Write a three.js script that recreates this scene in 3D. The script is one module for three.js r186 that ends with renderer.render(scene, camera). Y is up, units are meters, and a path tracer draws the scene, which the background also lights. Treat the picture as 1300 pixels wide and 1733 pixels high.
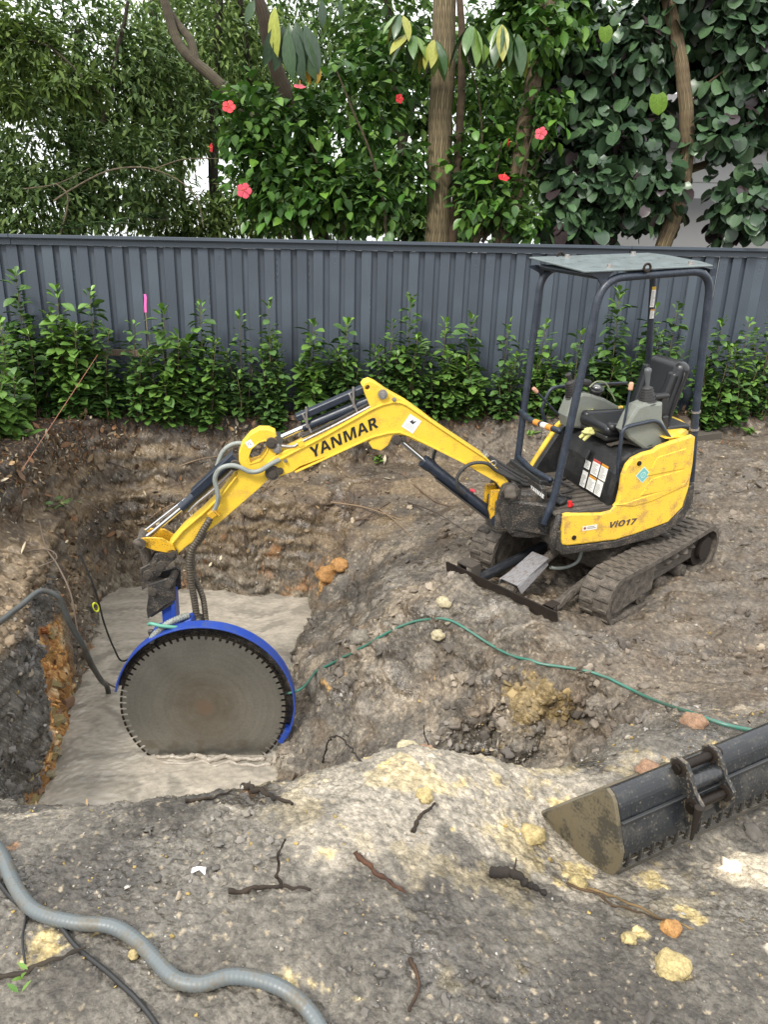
import * as THREE from 'three';
import { mergeGeometries, mergeVertices, toCreasedNormals } from 'three/addons/utils/BufferGeometryUtils.js';
import { RoundedBoxGeometry } from 'three/addons/geometries/RoundedBoxGeometry.js';
import { TextGeometry } from 'three/addons/geometries/TextGeometry.js';
import { FontLoader } from 'three/addons/loaders/FontLoader.js';

const scene = new THREE.Scene();
// ---------- camera ----------
const EYE = 1.77, PITCH = THREE.MathUtils.degToRad(19.55), ROLL = THREE.MathUtils.degToRad(1.78);
const camera = new THREE.PerspectiveCamera(69.42, 769 / 1024, 0.05, 400);
camera.position.set(0, EYE, 0);
camera.rotation.order = 'YXZ';
camera.rotation.set(-PITCH, 0, ROLL);
camera.updateMatrixWorld();
const renderer = new THREE.WebGLRenderer({ antialias: true });
renderer.setSize(769, 1024);
renderer.toneMapping = THREE.LinearToneMapping;
renderer.toneMappingExposure = 2.55;
renderer.shadowMap.enabled = true;
renderer.shadowMap.type = THREE.PCFSoftShadowMap;

// ---------- sky: a bright, broken overcast ----------
const D2R = Math.PI / 180;
function mulberry(a) { return () => { a |= 0; a = a + 0x6D2B79F5 | 0; let t = Math.imul(a ^ a >>> 15, 1 | a); t = t + Math.imul(t ^ t >>> 7, 61 | t) ^ t; return ((t ^ t >>> 14) >>> 0) / 4294967296; }; }
const PERM = (() => { const r = mulberry(77), p = [...Array(256).keys()]; for (let i = 255; i > 0; i--) { const j = Math.floor(r() * (i + 1)); [p[i], p[j]] = [p[j], p[i]]; } return Uint8Array.from([...p, ...p]); })();
const fade = t => t * t * t * (t * (t * 6 - 15) + 10), lerp = (a, b, t) => a + (b - a) * t, clamp = (x, a = 0, b = 1) => x < a ? a : x > b ? b : x;
const sstep = (a, b, x) => { const t = clamp((x - a) / (b - a)); return t * t * (3 - 2 * t); };
function grad(h, x, y, z) { h &= 15; const u = h < 8 ? x : y, v = h < 4 ? y : h === 12 || h === 14 ? x : z; return ((h & 1) ? -u : u) + ((h & 2) ? -v : v); }
function noise(x, y, z, per = 256) {
  let X = Math.floor(x), Y = Math.floor(y), Z = Math.floor(z); x -= X; y -= Y; z -= Z;
  const m = n => ((n % per) + per) % per & 255;
  const X1 = m(X + 1), Y1 = m(Y + 1), Z1 = m(Z + 1); X = m(X); Y = m(Y); Z = m(Z);
  const u = fade(x), v = fade(y), w = fade(z);
  const A = PERM[X] , B = PERM[X1];
  const AA = PERM[A + Y], AB = PERM[A + Y1], BA = PERM[B + Y], BB = PERM[B + Y1];
  return lerp(lerp(lerp(grad(PERM[AA + Z], x, y, z), grad(PERM[BA + Z], x - 1, y, z), u), lerp(grad(PERM[AB + Z], x, y - 1, z), grad(PERM[BB + Z], x - 1, y - 1, z), u), v),
    lerp(lerp(grad(PERM[AA + Z1], x, y, z - 1), grad(PERM[BA + Z1], x - 1, y, z - 1), u), lerp(grad(PERM[AB + Z1], x, y - 1, z - 1), grad(PERM[BB + Z1], x - 1, y - 1, z - 1), u), v), w);
}
function fbm(x, y, z, oct = 4, per = 256) { let s = 0, a = 1, f = 1, n = 0; for (let i = 0; i < oct; i++) { s += a * noise(x * f, y * f, z * f, Math.min(256, per * f)); n += a; a *= .5; f *= 2; } return s / n; }

{
  const w = 256, h = 128, data = new Float32Array(w * h * 4);
  for (let j = 0; j < h; j++) for (let i = 0; i < w; i++) {
    const th = (j + .5) / h * Math.PI - Math.PI / 2, ph = i / w * 2 * Math.PI;
    const up = Math.sin(th), cx = Math.cos(th) * Math.cos(ph), cz = Math.cos(th) * Math.sin(ph);
    const c = fbm(cx * 2 + 9, up * 3 + 4, cz * 2 + 7, 4);
    let L = up > 0 ? lerp(.62, .95, Math.pow(up, .7)) * (1 + .35 * c) : .3;
    const k = (j * w + i) * 4; data[k] = L * .985; data[k + 1] = L; data[k + 2] = L * 1.025; data[k + 3] = 1;
  }
  const sky = new THREE.DataTexture(data, w, h, THREE.RGBAFormat, THREE.FloatType);
  sky.mapping = THREE.EquirectangularReflectionMapping; sky.magFilter = THREE.LinearFilter; sky.minFilter = THREE.LinearFilter; sky.needsUpdate = true;
  scene.background = sky; scene.environment = sky;
}
const sun = new THREE.DirectionalLight(new THREE.Color(1, .95, .88), 1.5);
sun.position.set(-7, 15, 6.5); sun.target.position.set(0, 0, -6);
sun.castShadow = true; sun.shadow.mapSize.set(4096, 4096); sun.shadow.radius = 22;
Object.assign(sun.shadow.camera, { left: -10, right: 10, top: 10, bottom: -10, near: 1, far: 50 });
scene.add(sun, sun.target);

// ---------- helpers ----------
const R = mulberry(20240611), rr = (a, b) => a + (b - a) * R(), pick = a => a[Math.floor(R() * a.length)];
const V = (x, y, z) => new THREE.Vector3(x, y, z);
// a point of the place seen along the line of sight of a photograph position (1300 x 1733), at a given height or at a given depth
function sight(px, py) {
  let a = px - 650, b = py - 866.5; const c = Math.cos(ROLL), s = Math.sin(ROLL); [a, b] = [a * c + b * s, -a * s + b * c]; a /= 1251; b /= 1251;
  return V(a, -Math.sin(PITCH) - b * Math.cos(PITCH), -Math.cos(PITCH) + b * Math.sin(PITCH));
}
const atY = (px, py, y) => { const d = sight(px, py); return V(0, EYE, 0).addScaledVector(d, (y - EYE) / d.y); };
const atZ = (px, py, z) => { const d = sight(px, py); return V(0, EYE, 0).addScaledVector(d, z / d.z); };
const taken = {};
function numbered(n) { taken[n] = (taken[n] ?? -1) + 1; return taken[n] ? `${n}_${String(taken[n]).padStart(3, '0')}` : n; }
function tag(o, label, category, group) { o.userData.label = label; o.userData.category = category; if (group) o.userData.group = group; return o; }
function thing(name, label, category, pos = [0, 0, 0], group) { const o = new THREE.Group(); o.name = numbered(name); o.position.set(...pos); scene.add(o); return tag(o, label, category, group); }
function clean(g) { let q = g.index ? g.toNonIndexed() : g; for (const k of Object.keys(q.attributes)) if (!['position', 'normal', 'uv'].includes(k)) q.deleteAttribute(k); if (!q.attributes.uv) q.setAttribute('uv', new THREE.BufferAttribute(new Float32Array(q.attributes.position.count * 2), 2)); return q; }
function merge(list) { list = list.flat(9).filter(Boolean); return list.length === 1 ? list[0] : mergeGeometries(list.map(clean)); }
function part(name, geos, mat, parent, label) { const m = new THREE.Mesh(merge([geos]), mat); m.name = name; m.castShadow = m.receiveShadow = true; parent.add(m); if (label) m.userData.label = label; return m; }
function single(name, geos, mat, label, category, group) { return tag(part(numbered(name), geos, mat, scene), label, category, group); }
function structure(name, geo, mat, parent = scene) { const m = part(parent === scene ? numbered(name) : name, geo, mat, parent); if (parent === scene) m.userData.kind = 'structure'; return m; }
const mat4 = (p = [0, 0, 0], r = [0, 0, 0], s = [1, 1, 1]) => new THREE.Matrix4().compose(V(...p), new THREE.Quaternion().setFromEuler(new THREE.Euler(...r)), V(...s));
const put = (g, p, r, s) => g.applyMatrix4(mat4(p, r, s));
// texture coordinates in metres by the dominant direction of each face
function boxUV(g) {
  g = g.index ? g.toNonIndexed() : g; const p = g.attributes.position, uv = new Float32Array(p.count * 2), a = V(), b = V(), c = V(), n = V();
  for (let i = 0; i < p.count; i += 3) {
    a.fromBufferAttribute(p, i); b.fromBufferAttribute(p, i + 1); c.fromBufferAttribute(p, i + 2); n.copy(b).sub(a).cross(c.clone().sub(a));
    const x = Math.abs(n.x), y = Math.abs(n.y), z = Math.abs(n.z), k = x > y && x > z ? 0 : y > z ? 1 : 2;
    [a, b, c].forEach((q, j) => { uv[(i + j) * 2] = k === 0 ? q.z : q.x; uv[(i + j) * 2 + 1] = k === 1 ? q.z : q.y; });
  }
  g.setAttribute('uv', new THREE.BufferAttribute(uv, 2)); return g;
}
const box = (w, h, d, p, r, e = .006) => put(new RoundedBoxGeometry(w, h, d, 2, Math.min(e, w / 2.1, h / 2.1, d / 2.1)), p, r);
function rod(a, b, r, r2 = r, seg = 16) {
  a = Array.isArray(a) ? V(...a) : a; b = Array.isArray(b) ? V(...b) : b; const d = b.clone().sub(a), g = new THREE.CylinderGeometry(r2, r, d.length(), seg, 1);
  g.applyQuaternion(new THREE.Quaternion().setFromUnitVectors(V(0, 1, 0), d.clone().normalize())); const m = a.clone().add(b).multiplyScalar(.5); g.translate(m.x, m.y, m.z); return g;
}
function tube(pts, r, seg = 40, rad = 10, tension = .5, closed = false) {
  const c = new THREE.CatmullRomCurve3(pts.map(p => Array.isArray(p) ? V(...p) : p), closed, 'catmullrom', tension); return new THREE.TubeGeometry(c, seg, r, rad, closed);
}
// straight runs joined by round bends
function bentTube(pts, r, bend, rad = 14) {
  const P = pts.map(p => V(...p)), path = new THREE.CurvePath(); let prev = P[0];
  for (let i = 1; i < P.length; i++) {
    if (i === P.length - 1) { path.add(new THREE.LineCurve3(prev, P[i])); break; }
    const b = Math.min(bend, P[i].distanceTo(P[i - 1]) * .48, P[i].distanceTo(P[i + 1]) * .48);
    const a = P[i].clone().lerp(P[i - 1], b / P[i].distanceTo(P[i - 1])), c = P[i].clone().lerp(P[i + 1], b / P[i].distanceTo(P[i + 1]));
    path.add(new THREE.LineCurve3(prev, a)); path.add(new THREE.QuadraticBezierCurve3(a, P[i], c)); prev = c;
  }
  const q = []; for (const cv of path.curves) { const n = cv.isLineCurve3 ? 1 : 8; for (let k = 0; k <= n; k++) { const v = cv.getPoint(k / n); if (!q.length || q[q.length - 1].distanceTo(v) > 1e-4) q.push(v); } }
  return sweep(q, r, rad);
}
function sweep(q, r, rad = 10, rf) {   // tube through the points themselves, with end caps; rf(i) scales the radius
  const pos = [], idx = [], uv = []; let n = V(0, 1, 0); let len = 0;
  for (let i = 0; i < q.length; i++) {
    const t = q[Math.min(i + 1, q.length - 1)].clone().sub(q[Math.max(i - 1, 0)]).normalize();
    if (i === 0) n = Math.abs(t.y) > .9 ? V(1, 0, 0) : V(0, 1, 0);
    n.addScaledVector(t, -n.dot(t)).normalize(); const b = t.clone().cross(n); if (i) len += q[i].distanceTo(q[i - 1]);
    const k = r * (rf ? rf(i / (q.length - 1), i) : 1);
    for (let j = 0; j <= rad; j++) { const a = j / rad * 2 * Math.PI, v = q[i].clone().addScaledVector(n, Math.cos(a) * k).addScaledVector(b, Math.sin(a) * k); pos.push(v.x, v.y, v.z); uv.push(j / rad * 2 * Math.PI * r, len); }
    if (i) for (let j = 0; j < rad; j++) { const o = (i - 1) * (rad + 1) + j, p = o + rad + 1; idx.push(o, o + 1, p, p, o + 1, p + 1); }
  }
  for (const e of [0, q.length - 1]) { const c = pos.length / 3; pos.push(q[e].x, q[e].y, q[e].z); uv.push(0, e ? len : 0); for (let j = 0; j < rad; j++) { const o = e * (rad + 1) + j; e ? idx.push(o, o + 1, c) : idx.push(o + 1, o, c); } }
  const g = new THREE.BufferGeometry(); g.setAttribute('position', new THREE.Float32BufferAttribute(pos, 3)); g.setAttribute('uv', new THREE.Float32BufferAttribute(uv, 2)); g.setIndex(idx);
  g.computeVertexNormals(); return g;
}
function shapeOf(pts, holes = [], smooth = false) {
  const s = new THREE.Shape(); if (smooth) { s.moveTo(...pts[0]); s.splineThru(pts.slice(1).concat([pts[0]]).map(p => new THREE.Vector2(...p))); } else s.setFromPoints(pts.map(p => new THREE.Vector2(...p)));
  for (const h of holes) s.holes.push(new THREE.Path().setFromPoints(h.map(p => new THREE.Vector2(...p)))); return s;
}
// plate of a given outline between z0 and z1
function plate(pts, z0, z1, bevel = .004, holes = [], smooth = false) {
  const g = new THREE.ExtrudeGeometry(shapeOf(pts, holes, smooth), { depth: z1 - z0 - 2 * bevel, bevelEnabled: bevel > 0, bevelSize: bevel, bevelThickness: bevel, bevelOffset: -bevel, bevelSegments: 2, curveSegments: 6 });
  g.translate(0, 0, z0 + bevel); return g;
}
const circle = (cx, cy, r, n = 20) => [...Array(n).keys()].map(i => [cx + r * Math.cos(i / n * 2 * Math.PI), cy + r * Math.sin(i / n * 2 * Math.PI)]);
function lumpy(r, seed, det = 2, amp = .28, squash = .75) {
  const g = mergeVertices(new THREE.IcosahedronGeometry(1, det).deleteAttribute('normal').deleteAttribute('uv')), p = g.attributes.position, v = V();
  for (let i = 0; i < p.count; i++) { v.fromBufferAttribute(p, i); const k = r * (1 + amp * 1.6 * noise(v.x * 1.3 + seed, v.y * 1.3, v.z * 1.3) + amp * .8 * noise(v.x * 3.1, v.y * 3.1 + seed, v.z * 3.1)); p.setXYZ(i, v.x * k, v.y * k * squash, v.z * k); }
  g.computeVertexNormals(); return g;
}
// ---------- textures ----------
function tex(size, fn, srgb = true, rep = 1) {
  const d = new Uint8Array(size * size * 4);
  for (let j = 0; j < size; j++) for (let i = 0; i < size; i++) { const c = fn(i / size, j / size), k = (j * size + i) * 4; d[k] = clamp(c[0]) * 255; d[k + 1] = clamp(c[1] ?? c[0]) * 255; d[k + 2] = clamp(c[2] ?? c[0]) * 255; d[k + 3] = 255; }
  const t = new THREE.DataTexture(d, size, size); t.wrapS = t.wrapT = THREE.RepeatWrapping; t.magFilter = THREE.LinearFilter; t.minFilter = THREE.LinearMipmapLinearFilter; t.generateMipmaps = true; if (srgb) t.colorSpace = THREE.SRGBColorSpace; t.repeat.set(rep, rep); t.needsUpdate = true; return t;
}
const lin = (r, g, b) => new THREE.Color().setRGB(r, g, b);
function std(c, rough = .6, metal = 0, extra = {}) { return new THREE.MeshStandardMaterial({ color: lin(...c), roughness: rough, metalness: metal, side: THREE.DoubleSide, ...extra }); }
function canvasTex(w, h, draw) { const c = document.createElement('canvas'); c.width = w; c.height = h; const x = c.getContext('2d'); draw(x, w, h); const t = new THREE.CanvasTexture(c); t.colorSpace = THREE.SRGBColorSpace; return t; }
// ---------- the ground ----------
const WATER = -1.8;
const CTRL = [[-3, .5, 0], [0, .8, .02], [3, .5, 0], [-2, -1, -.04], [0, -1, -.02], [1.5, -1, -.03], [-2.6, -2, -.15], [-1.25, -2, -.1], [-.75, -2.12, -.1], [-.3, -2.25, -.1], [.15, -2.4, -.05], [.5, -2.35, -.07], [.62, -2.08, -.165], [.8, -1.84, -.155], [1.05, -1.9, -.17], [1.25, -2.1, -.2], [1.6, -2.2, -.17], [.95, -2.5, -.12], [.9, -1.6, -.07], [1.2, -2.65, -.08], [1.65, -2.6, -.08], [2.6, -2.6, -.1], [4, -2.6, -.1],
  [-.2, -2.9, -1.0], [.3, -2.95, -1.1], [.75, -3.15, -1.2], [.5, -3.6, -1.2], [1.15, -3.15, -.55], [1.7, -3.3, -.45], [2.8, -3.5, -.5],
  [-.45, -3.6, -1.7], [-.35, -4.4, -1.6], [.05, -4.0, -1.35], [.2, -4.4, -1.12], [.76, -3.85, -1.08], [1.05, -3.75, -.92], [1.3, -3.8, -.7], [.62, -4.25, -.92], [.95, -4.05, -.74], [1.95, -4.2, -.66], [2.5, -4.2, -.62], [4, -4.2, -.55],
  [.42, -4.66, -.6], [.1, -4.7, -.86], [-.2, -4.9, -1.12], [-.48, -5.0, -1.45], [-.42, -5.6, -1.42], [-.14, -5.9, -1.08], [-.5, -6.3, -1.45], [.1, -6.4, -.9], [.3, -6.75, -.78], [.3, -5.4, -.82],
  [.7, -5.2, -.6], [.72, -4.6, -.5], [1.06, -4.25, -.52], [.4, -4.97, -.5], [.95, -4.95, -.6], [1.3, -4.75, -.62], [1.7, -5.5, -.575], [2.6, -5.5, -.53], [2.2, -4.8, -.58], [1.2, -6, -.56], [2, -6.6, -.52], [.7, -6.8, -.62], [3.2, -6.3, -.5], [5, -5.5, -.45], [4.1, -7.8, -.28], [5.5, -7.5, -.3], [2.5, -7.7, -.38], [1, -7.6, -.5],
  [-.4, -7.45, -.7], [-1.5, -7.5, -.72], [-2.5, -7.6, -.75], [-1, -7.75, -.66], [-2.2, -7.75, -.68], [-3.0, -7.4, -.76], [-2.9, -6.5, -.66], [-2.7, -5.5, -.62], [-2.6, -4.6, -.6], [-2.7, -3.6, -.5], [-3.4, -3.4, -.3]];
const TPS = (() => {
  const n = CTRL.length, m = n + 3, A = [...Array(m)].map(() => new Float64Array(m + 1)), U = r2 => r2 < 1e-9 ? 0 : r2 * Math.log(r2) * .5;
  for (let i = 0; i < n; i++) { for (let j = 0; j < n; j++) A[i][j] = U((CTRL[i][0] - CTRL[j][0]) ** 2 + (CTRL[i][1] - CTRL[j][1]) ** 2) + (i === j ? .002 : 0); A[i][n] = A[n][i] = 1; A[i][n + 1] = A[n + 1][i] = CTRL[i][0]; A[i][n + 2] = A[n + 2][i] = CTRL[i][1]; A[i][m] = CTRL[i][2]; }
  for (let c = 0; c < m; c++) { let p = c; for (let r = c + 1; r < m; r++) if (Math.abs(A[r][c]) > Math.abs(A[p][c])) p = r; [A[c], A[p]] = [A[p], A[c]]; for (let r = 0; r < m; r++) if (r !== c) { const f = A[r][c] / A[c][c]; if (f) for (let k = c; k <= m; k++) A[r][k] -= f * A[c][k]; } }
  const w = A.map((r, i) => r[m] / r[i]);
  return (x, z) => { let s = w[n] + w[n + 1] * x + w[n + 2] * z; for (let i = 0; i < n; i++) { const dx = x - CTRL[i][0], dz = z - CTRL[i][1]; s += w[i] * U(dx * dx + dz * dz); } return s; };
})();
const TPSG = (() => { const s = .08, x0 = -6.4, z0 = -12.4, nx = 161, nz = 176, g = new Float32Array(nx * nz); for (let j = 0; j < nz; j++) for (let i = 0; i < nx; i++) g[j * nx + i] = TPS(x0 + i * s, z0 + j * s);
  const cr = (a, b, c, d, t) => b + .5 * t * (c - a + t * (2 * a - 5 * b + 4 * c - d + t * (3 * (b - c) + d - a)));
  return (x, z) => { const u = (x - x0) / s, v = (z - z0) / s, i = Math.floor(u), j = Math.floor(v), a = u - i, b = v - j, r = k => { const o = (j + k) * nx + i; return cr(g[o - 1], g[o], g[o + 1], g[o + 2], a); }; return cr(r(-1), r(0), r(1), r(2), b); }; })();
const PIT = [[-2.32, -2.75], [-2.26, -3.6], [-2.24, -4.0], [-2.29, -4.42], [-2.4, -4.84], [-2.55, -5.41], [-2.76, -6.2], [-3.0, -7.1], [-2.88, -7.36], [-2.5, -7.4], [-1.9, -7.3], [-1.26, -7.27], [-.78, -7.22], [-.72, -6.76], [-.81, -6.0], [-.78, -5.2], [-.72, -4.5], [-.7, -3.9], [-.6, -3.2], [-.55, -2.85], [-1.3, -2.55]];
const GARDEN = [[-40, 40], [-4.1, 40], [-3.9, -1], [-3.2, -4.5], [-3.18, -5.8], [-3.27, -6.68], [-3.22, -7.4], [-2.88, -7.74], [-1.65, -7.93], [-.36, -8.12], [1.67, -8.43], [3.85, -8.76], [7, -9.2], [60, -17], [60, -120], [-60, -120]];
function sdPoly(P, x, z) {
  let d = 1e9, s = 1; for (let i = 0, j = P.length - 1; i < P.length; j = i++) {
    const ex = P[j][0] - P[i][0], ez = P[j][1] - P[i][1], wx = x - P[i][0], wz = z - P[i][1], t = clamp((wx * ex + wz * ez) / (ex * ex + ez * ez)), bx = wx - ex * t, bz = wz - ez * t;
    d = Math.min(d, bx * bx + bz * bz); const c1 = z >= P[i][1], c2 = z < P[j][1], c3 = ex * wz > ez * wx; if ((c1 && c2 && c3) || (!c1 && !c2 && !c3)) s = -s;
  } return s * Math.sqrt(d);
}
const smin = (a, b, k) => { const h = Math.max(k - Math.abs(a - b), 0) / k; return Math.min(a, b) - h * h * k * .25; }, smax = (a, b, k) => -smin(-a, -b, k);
const fenceZ = x => -8.5 - .147 * x;
function baseHeight(x, z) {
  const far = Math.max(Math.abs(x) - 6, z - 1.2, -z - 12);
  let b = far > 0 ? lerp(TPSG(clamp(x, -6, 6), clamp(z, -12, 1.2)), 0, sstep(0, 4, far)) : TPSG(x, z);
  if (x > 4.5) b = lerp(b, -.3, sstep(4.5, 7, x) * (z < -3 ? 1 : 0));
  if (z > -.5) b = lerp(b, 0, sstep(-.5, 1, z));
  const wob = .05 * noise(x * 1.9, 3.3, z * 1.9) + .05 * noise(x * 4.5, 8, z * 4.5) + .02 * noise(x * 12, 5, z * 12);
  const dp = sdPoly(PIT, x, z) + wob;
  const back = sstep(-6.8, -7.2, z) * sstep(-.4, -1, x), left = sstep(-1.7, -2.1, x), near = sstep(-3.4, -2.9, z);
  const slope = 2.2 + back * 3.4 + left * 6 + near * 5;
  if (dp < .9) b = smin(b, WATER - .015 + slope * Math.max(dp, 0) + (dp < 0 ? dp * .5 : 0), .06);
  const scarp = sstep(-3.98, -3.9, z + wob * 2.5 + .12 * Math.sin(x * 4)) * sstep(-2.9, -3.2, z) * sstep(.25, .5, x) * sstep(1.5, 1.2, x); b -= .26 * scarp;
  const dg = sdPoly(GARDEN, x, z) + wob * 1.2;
  if (dg < 1.5) { const s2 = 1.8 + 2.4 * sstep(.7, -.1, x) + 1.2 * sstep(-2.3, -2.7, x); b = smax(b, .01 - Math.max(dg, 0) * s2, .1); }
  return Math.max(b, WATER - .35);
}
// cellular noise: distance to the nearest of one point per cell, and that cell's own number
function cells(x, y, z) {
  const X = Math.floor(x), Y = Math.floor(y), Z = Math.floor(z); let best = 9, id = 0;
  for (let i = -1; i < 2; i++) for (let j = -1; j < 2; j++) for (let k = -1; k < 2; k++) { const a = X + i, b = Y + j, c = Z + k, h = PERM[(PERM[(PERM[a & 255] + b) & 255] + c) & 255], g = PERM[h + 17], f = PERM[h + 91]; const dx = a + h / 255 - x, dy = b + g / 255 - y, dz = c + f / 255 - z, d = dx * dx + dy * dy + dz * dz; if (d < best) { best = d; id = h; } }
  cells.id = id / 255; return Math.sqrt(best);
}
// clods, ruts and folds, pushed out along the surface's own direction
function groundAt(x, z, out) {
  const e = .02, h = baseHeight(x, z), hx = (baseHeight(x + e, z) - h) / e, hz = (baseHeight(x, z + e) - h) / e, il = 1 / Math.hypot(hx, 1, hz), nx = -hx * il, ny = il, nz = -hz * il;
  const steep = 1 - ny, near = sstep(-3.1, -2.6, z), garden = sstep(.1, -.15, sdPoly(GARDEN, x, z));
  let d = .05 * noise(x * 1.6, h * 1.6, z * 1.6) * (1 - .6 * near);
  const warp = noise(x * 2.3 + 5, h * 2.3, z * 2.3) * .35;
  const rough = clamp(.35 + .9 * noise(x * 1.1 + 31, h, z * 1.1) + (1 - near) * .35 + (x > .5 ? .15 : 0) - garden * .2 + steep * .3, .12, 1.2);
  const cloddy = clamp(rough * 1.1 - .15) * (1 - .55 * near) * (1 - garden * .7), cl = noise(x * .9 + 3, h, z * .9 + 12);
  if (cloddy > .02) { const c1 = cells(x * 7 + warp, h * 7, z * 7), k1 = cells.id, c2 = cells(x * 17, h * 17, z * 17 + warp), k2 = cells.id; d += cloddy * ((near > .5 ? .004 : .042) * (.75 - c1) * (.4 + k1) * sstep(-.35, .25, cl) + (near > .5 ? .012 : .02) * (.7 - c2) * k2); }
  const lumps = Math.abs(noise(x * 5 + warp, h * 7, z * 5 - warp));           // rounded clods with creases between
  d += rough * (.075 * (lumps - .25) * (1 - .5 * near) + .022 * (Math.abs(noise(x * 13 + 7, h * 15, z * 13 + warp)) - .22) + .013 * (Math.abs(noise(x * 31, h * 31, z * 31)) - .2));
  d += .02 * noise(x * 3 + z * 1.2, h * 9, z * 11 - x * 2) * (1 - near) * (1 - garden) * ny * ny;   // smears left by the bucket
  d += .0075 * noise(x * 60, h * 60, z * 60) + .0045 * noise(x * 130, h * 130, z * 130);
  // drag marks left by the machine's tracks on the right-hand mud, and the scrape on the near bank
  const rut = (px, pz, ang, w, len, dep) => { const c = Math.cos(ang), s = Math.sin(ang), u = (x - px) * c + (z - pz) * s, v = -(x - px) * s + (z - pz) * c; return -dep * Math.exp(-v * v / (w * w)) * sstep(len, len * .6, Math.abs(u)) * (1 + .5 * noise(u * 9, v * 9, 3)); };
  if (z > -4.9 && x > 1) d += rut(2.3, -4.35, .12, .09, 1.6, .05) + rut(2.4, -3.9, .1, .13, 1.5, .05);
  if (near > 0 && x < .3) d += rut(-.38, -1.98, 1.85, .025, .42, .012) + rut(-.45, -1.95, 1.95, .03, .45, .012);
  if (garden > 0) d *= lerp(1, .6, garden);
  out.set(x + nx * d, h + ny * d, z + nz * d); out.n = [nx, ny, nz]; return out;
}
const _p = V(); const groundY = (x, z) => groundAt(x, z, _p).y;
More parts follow.
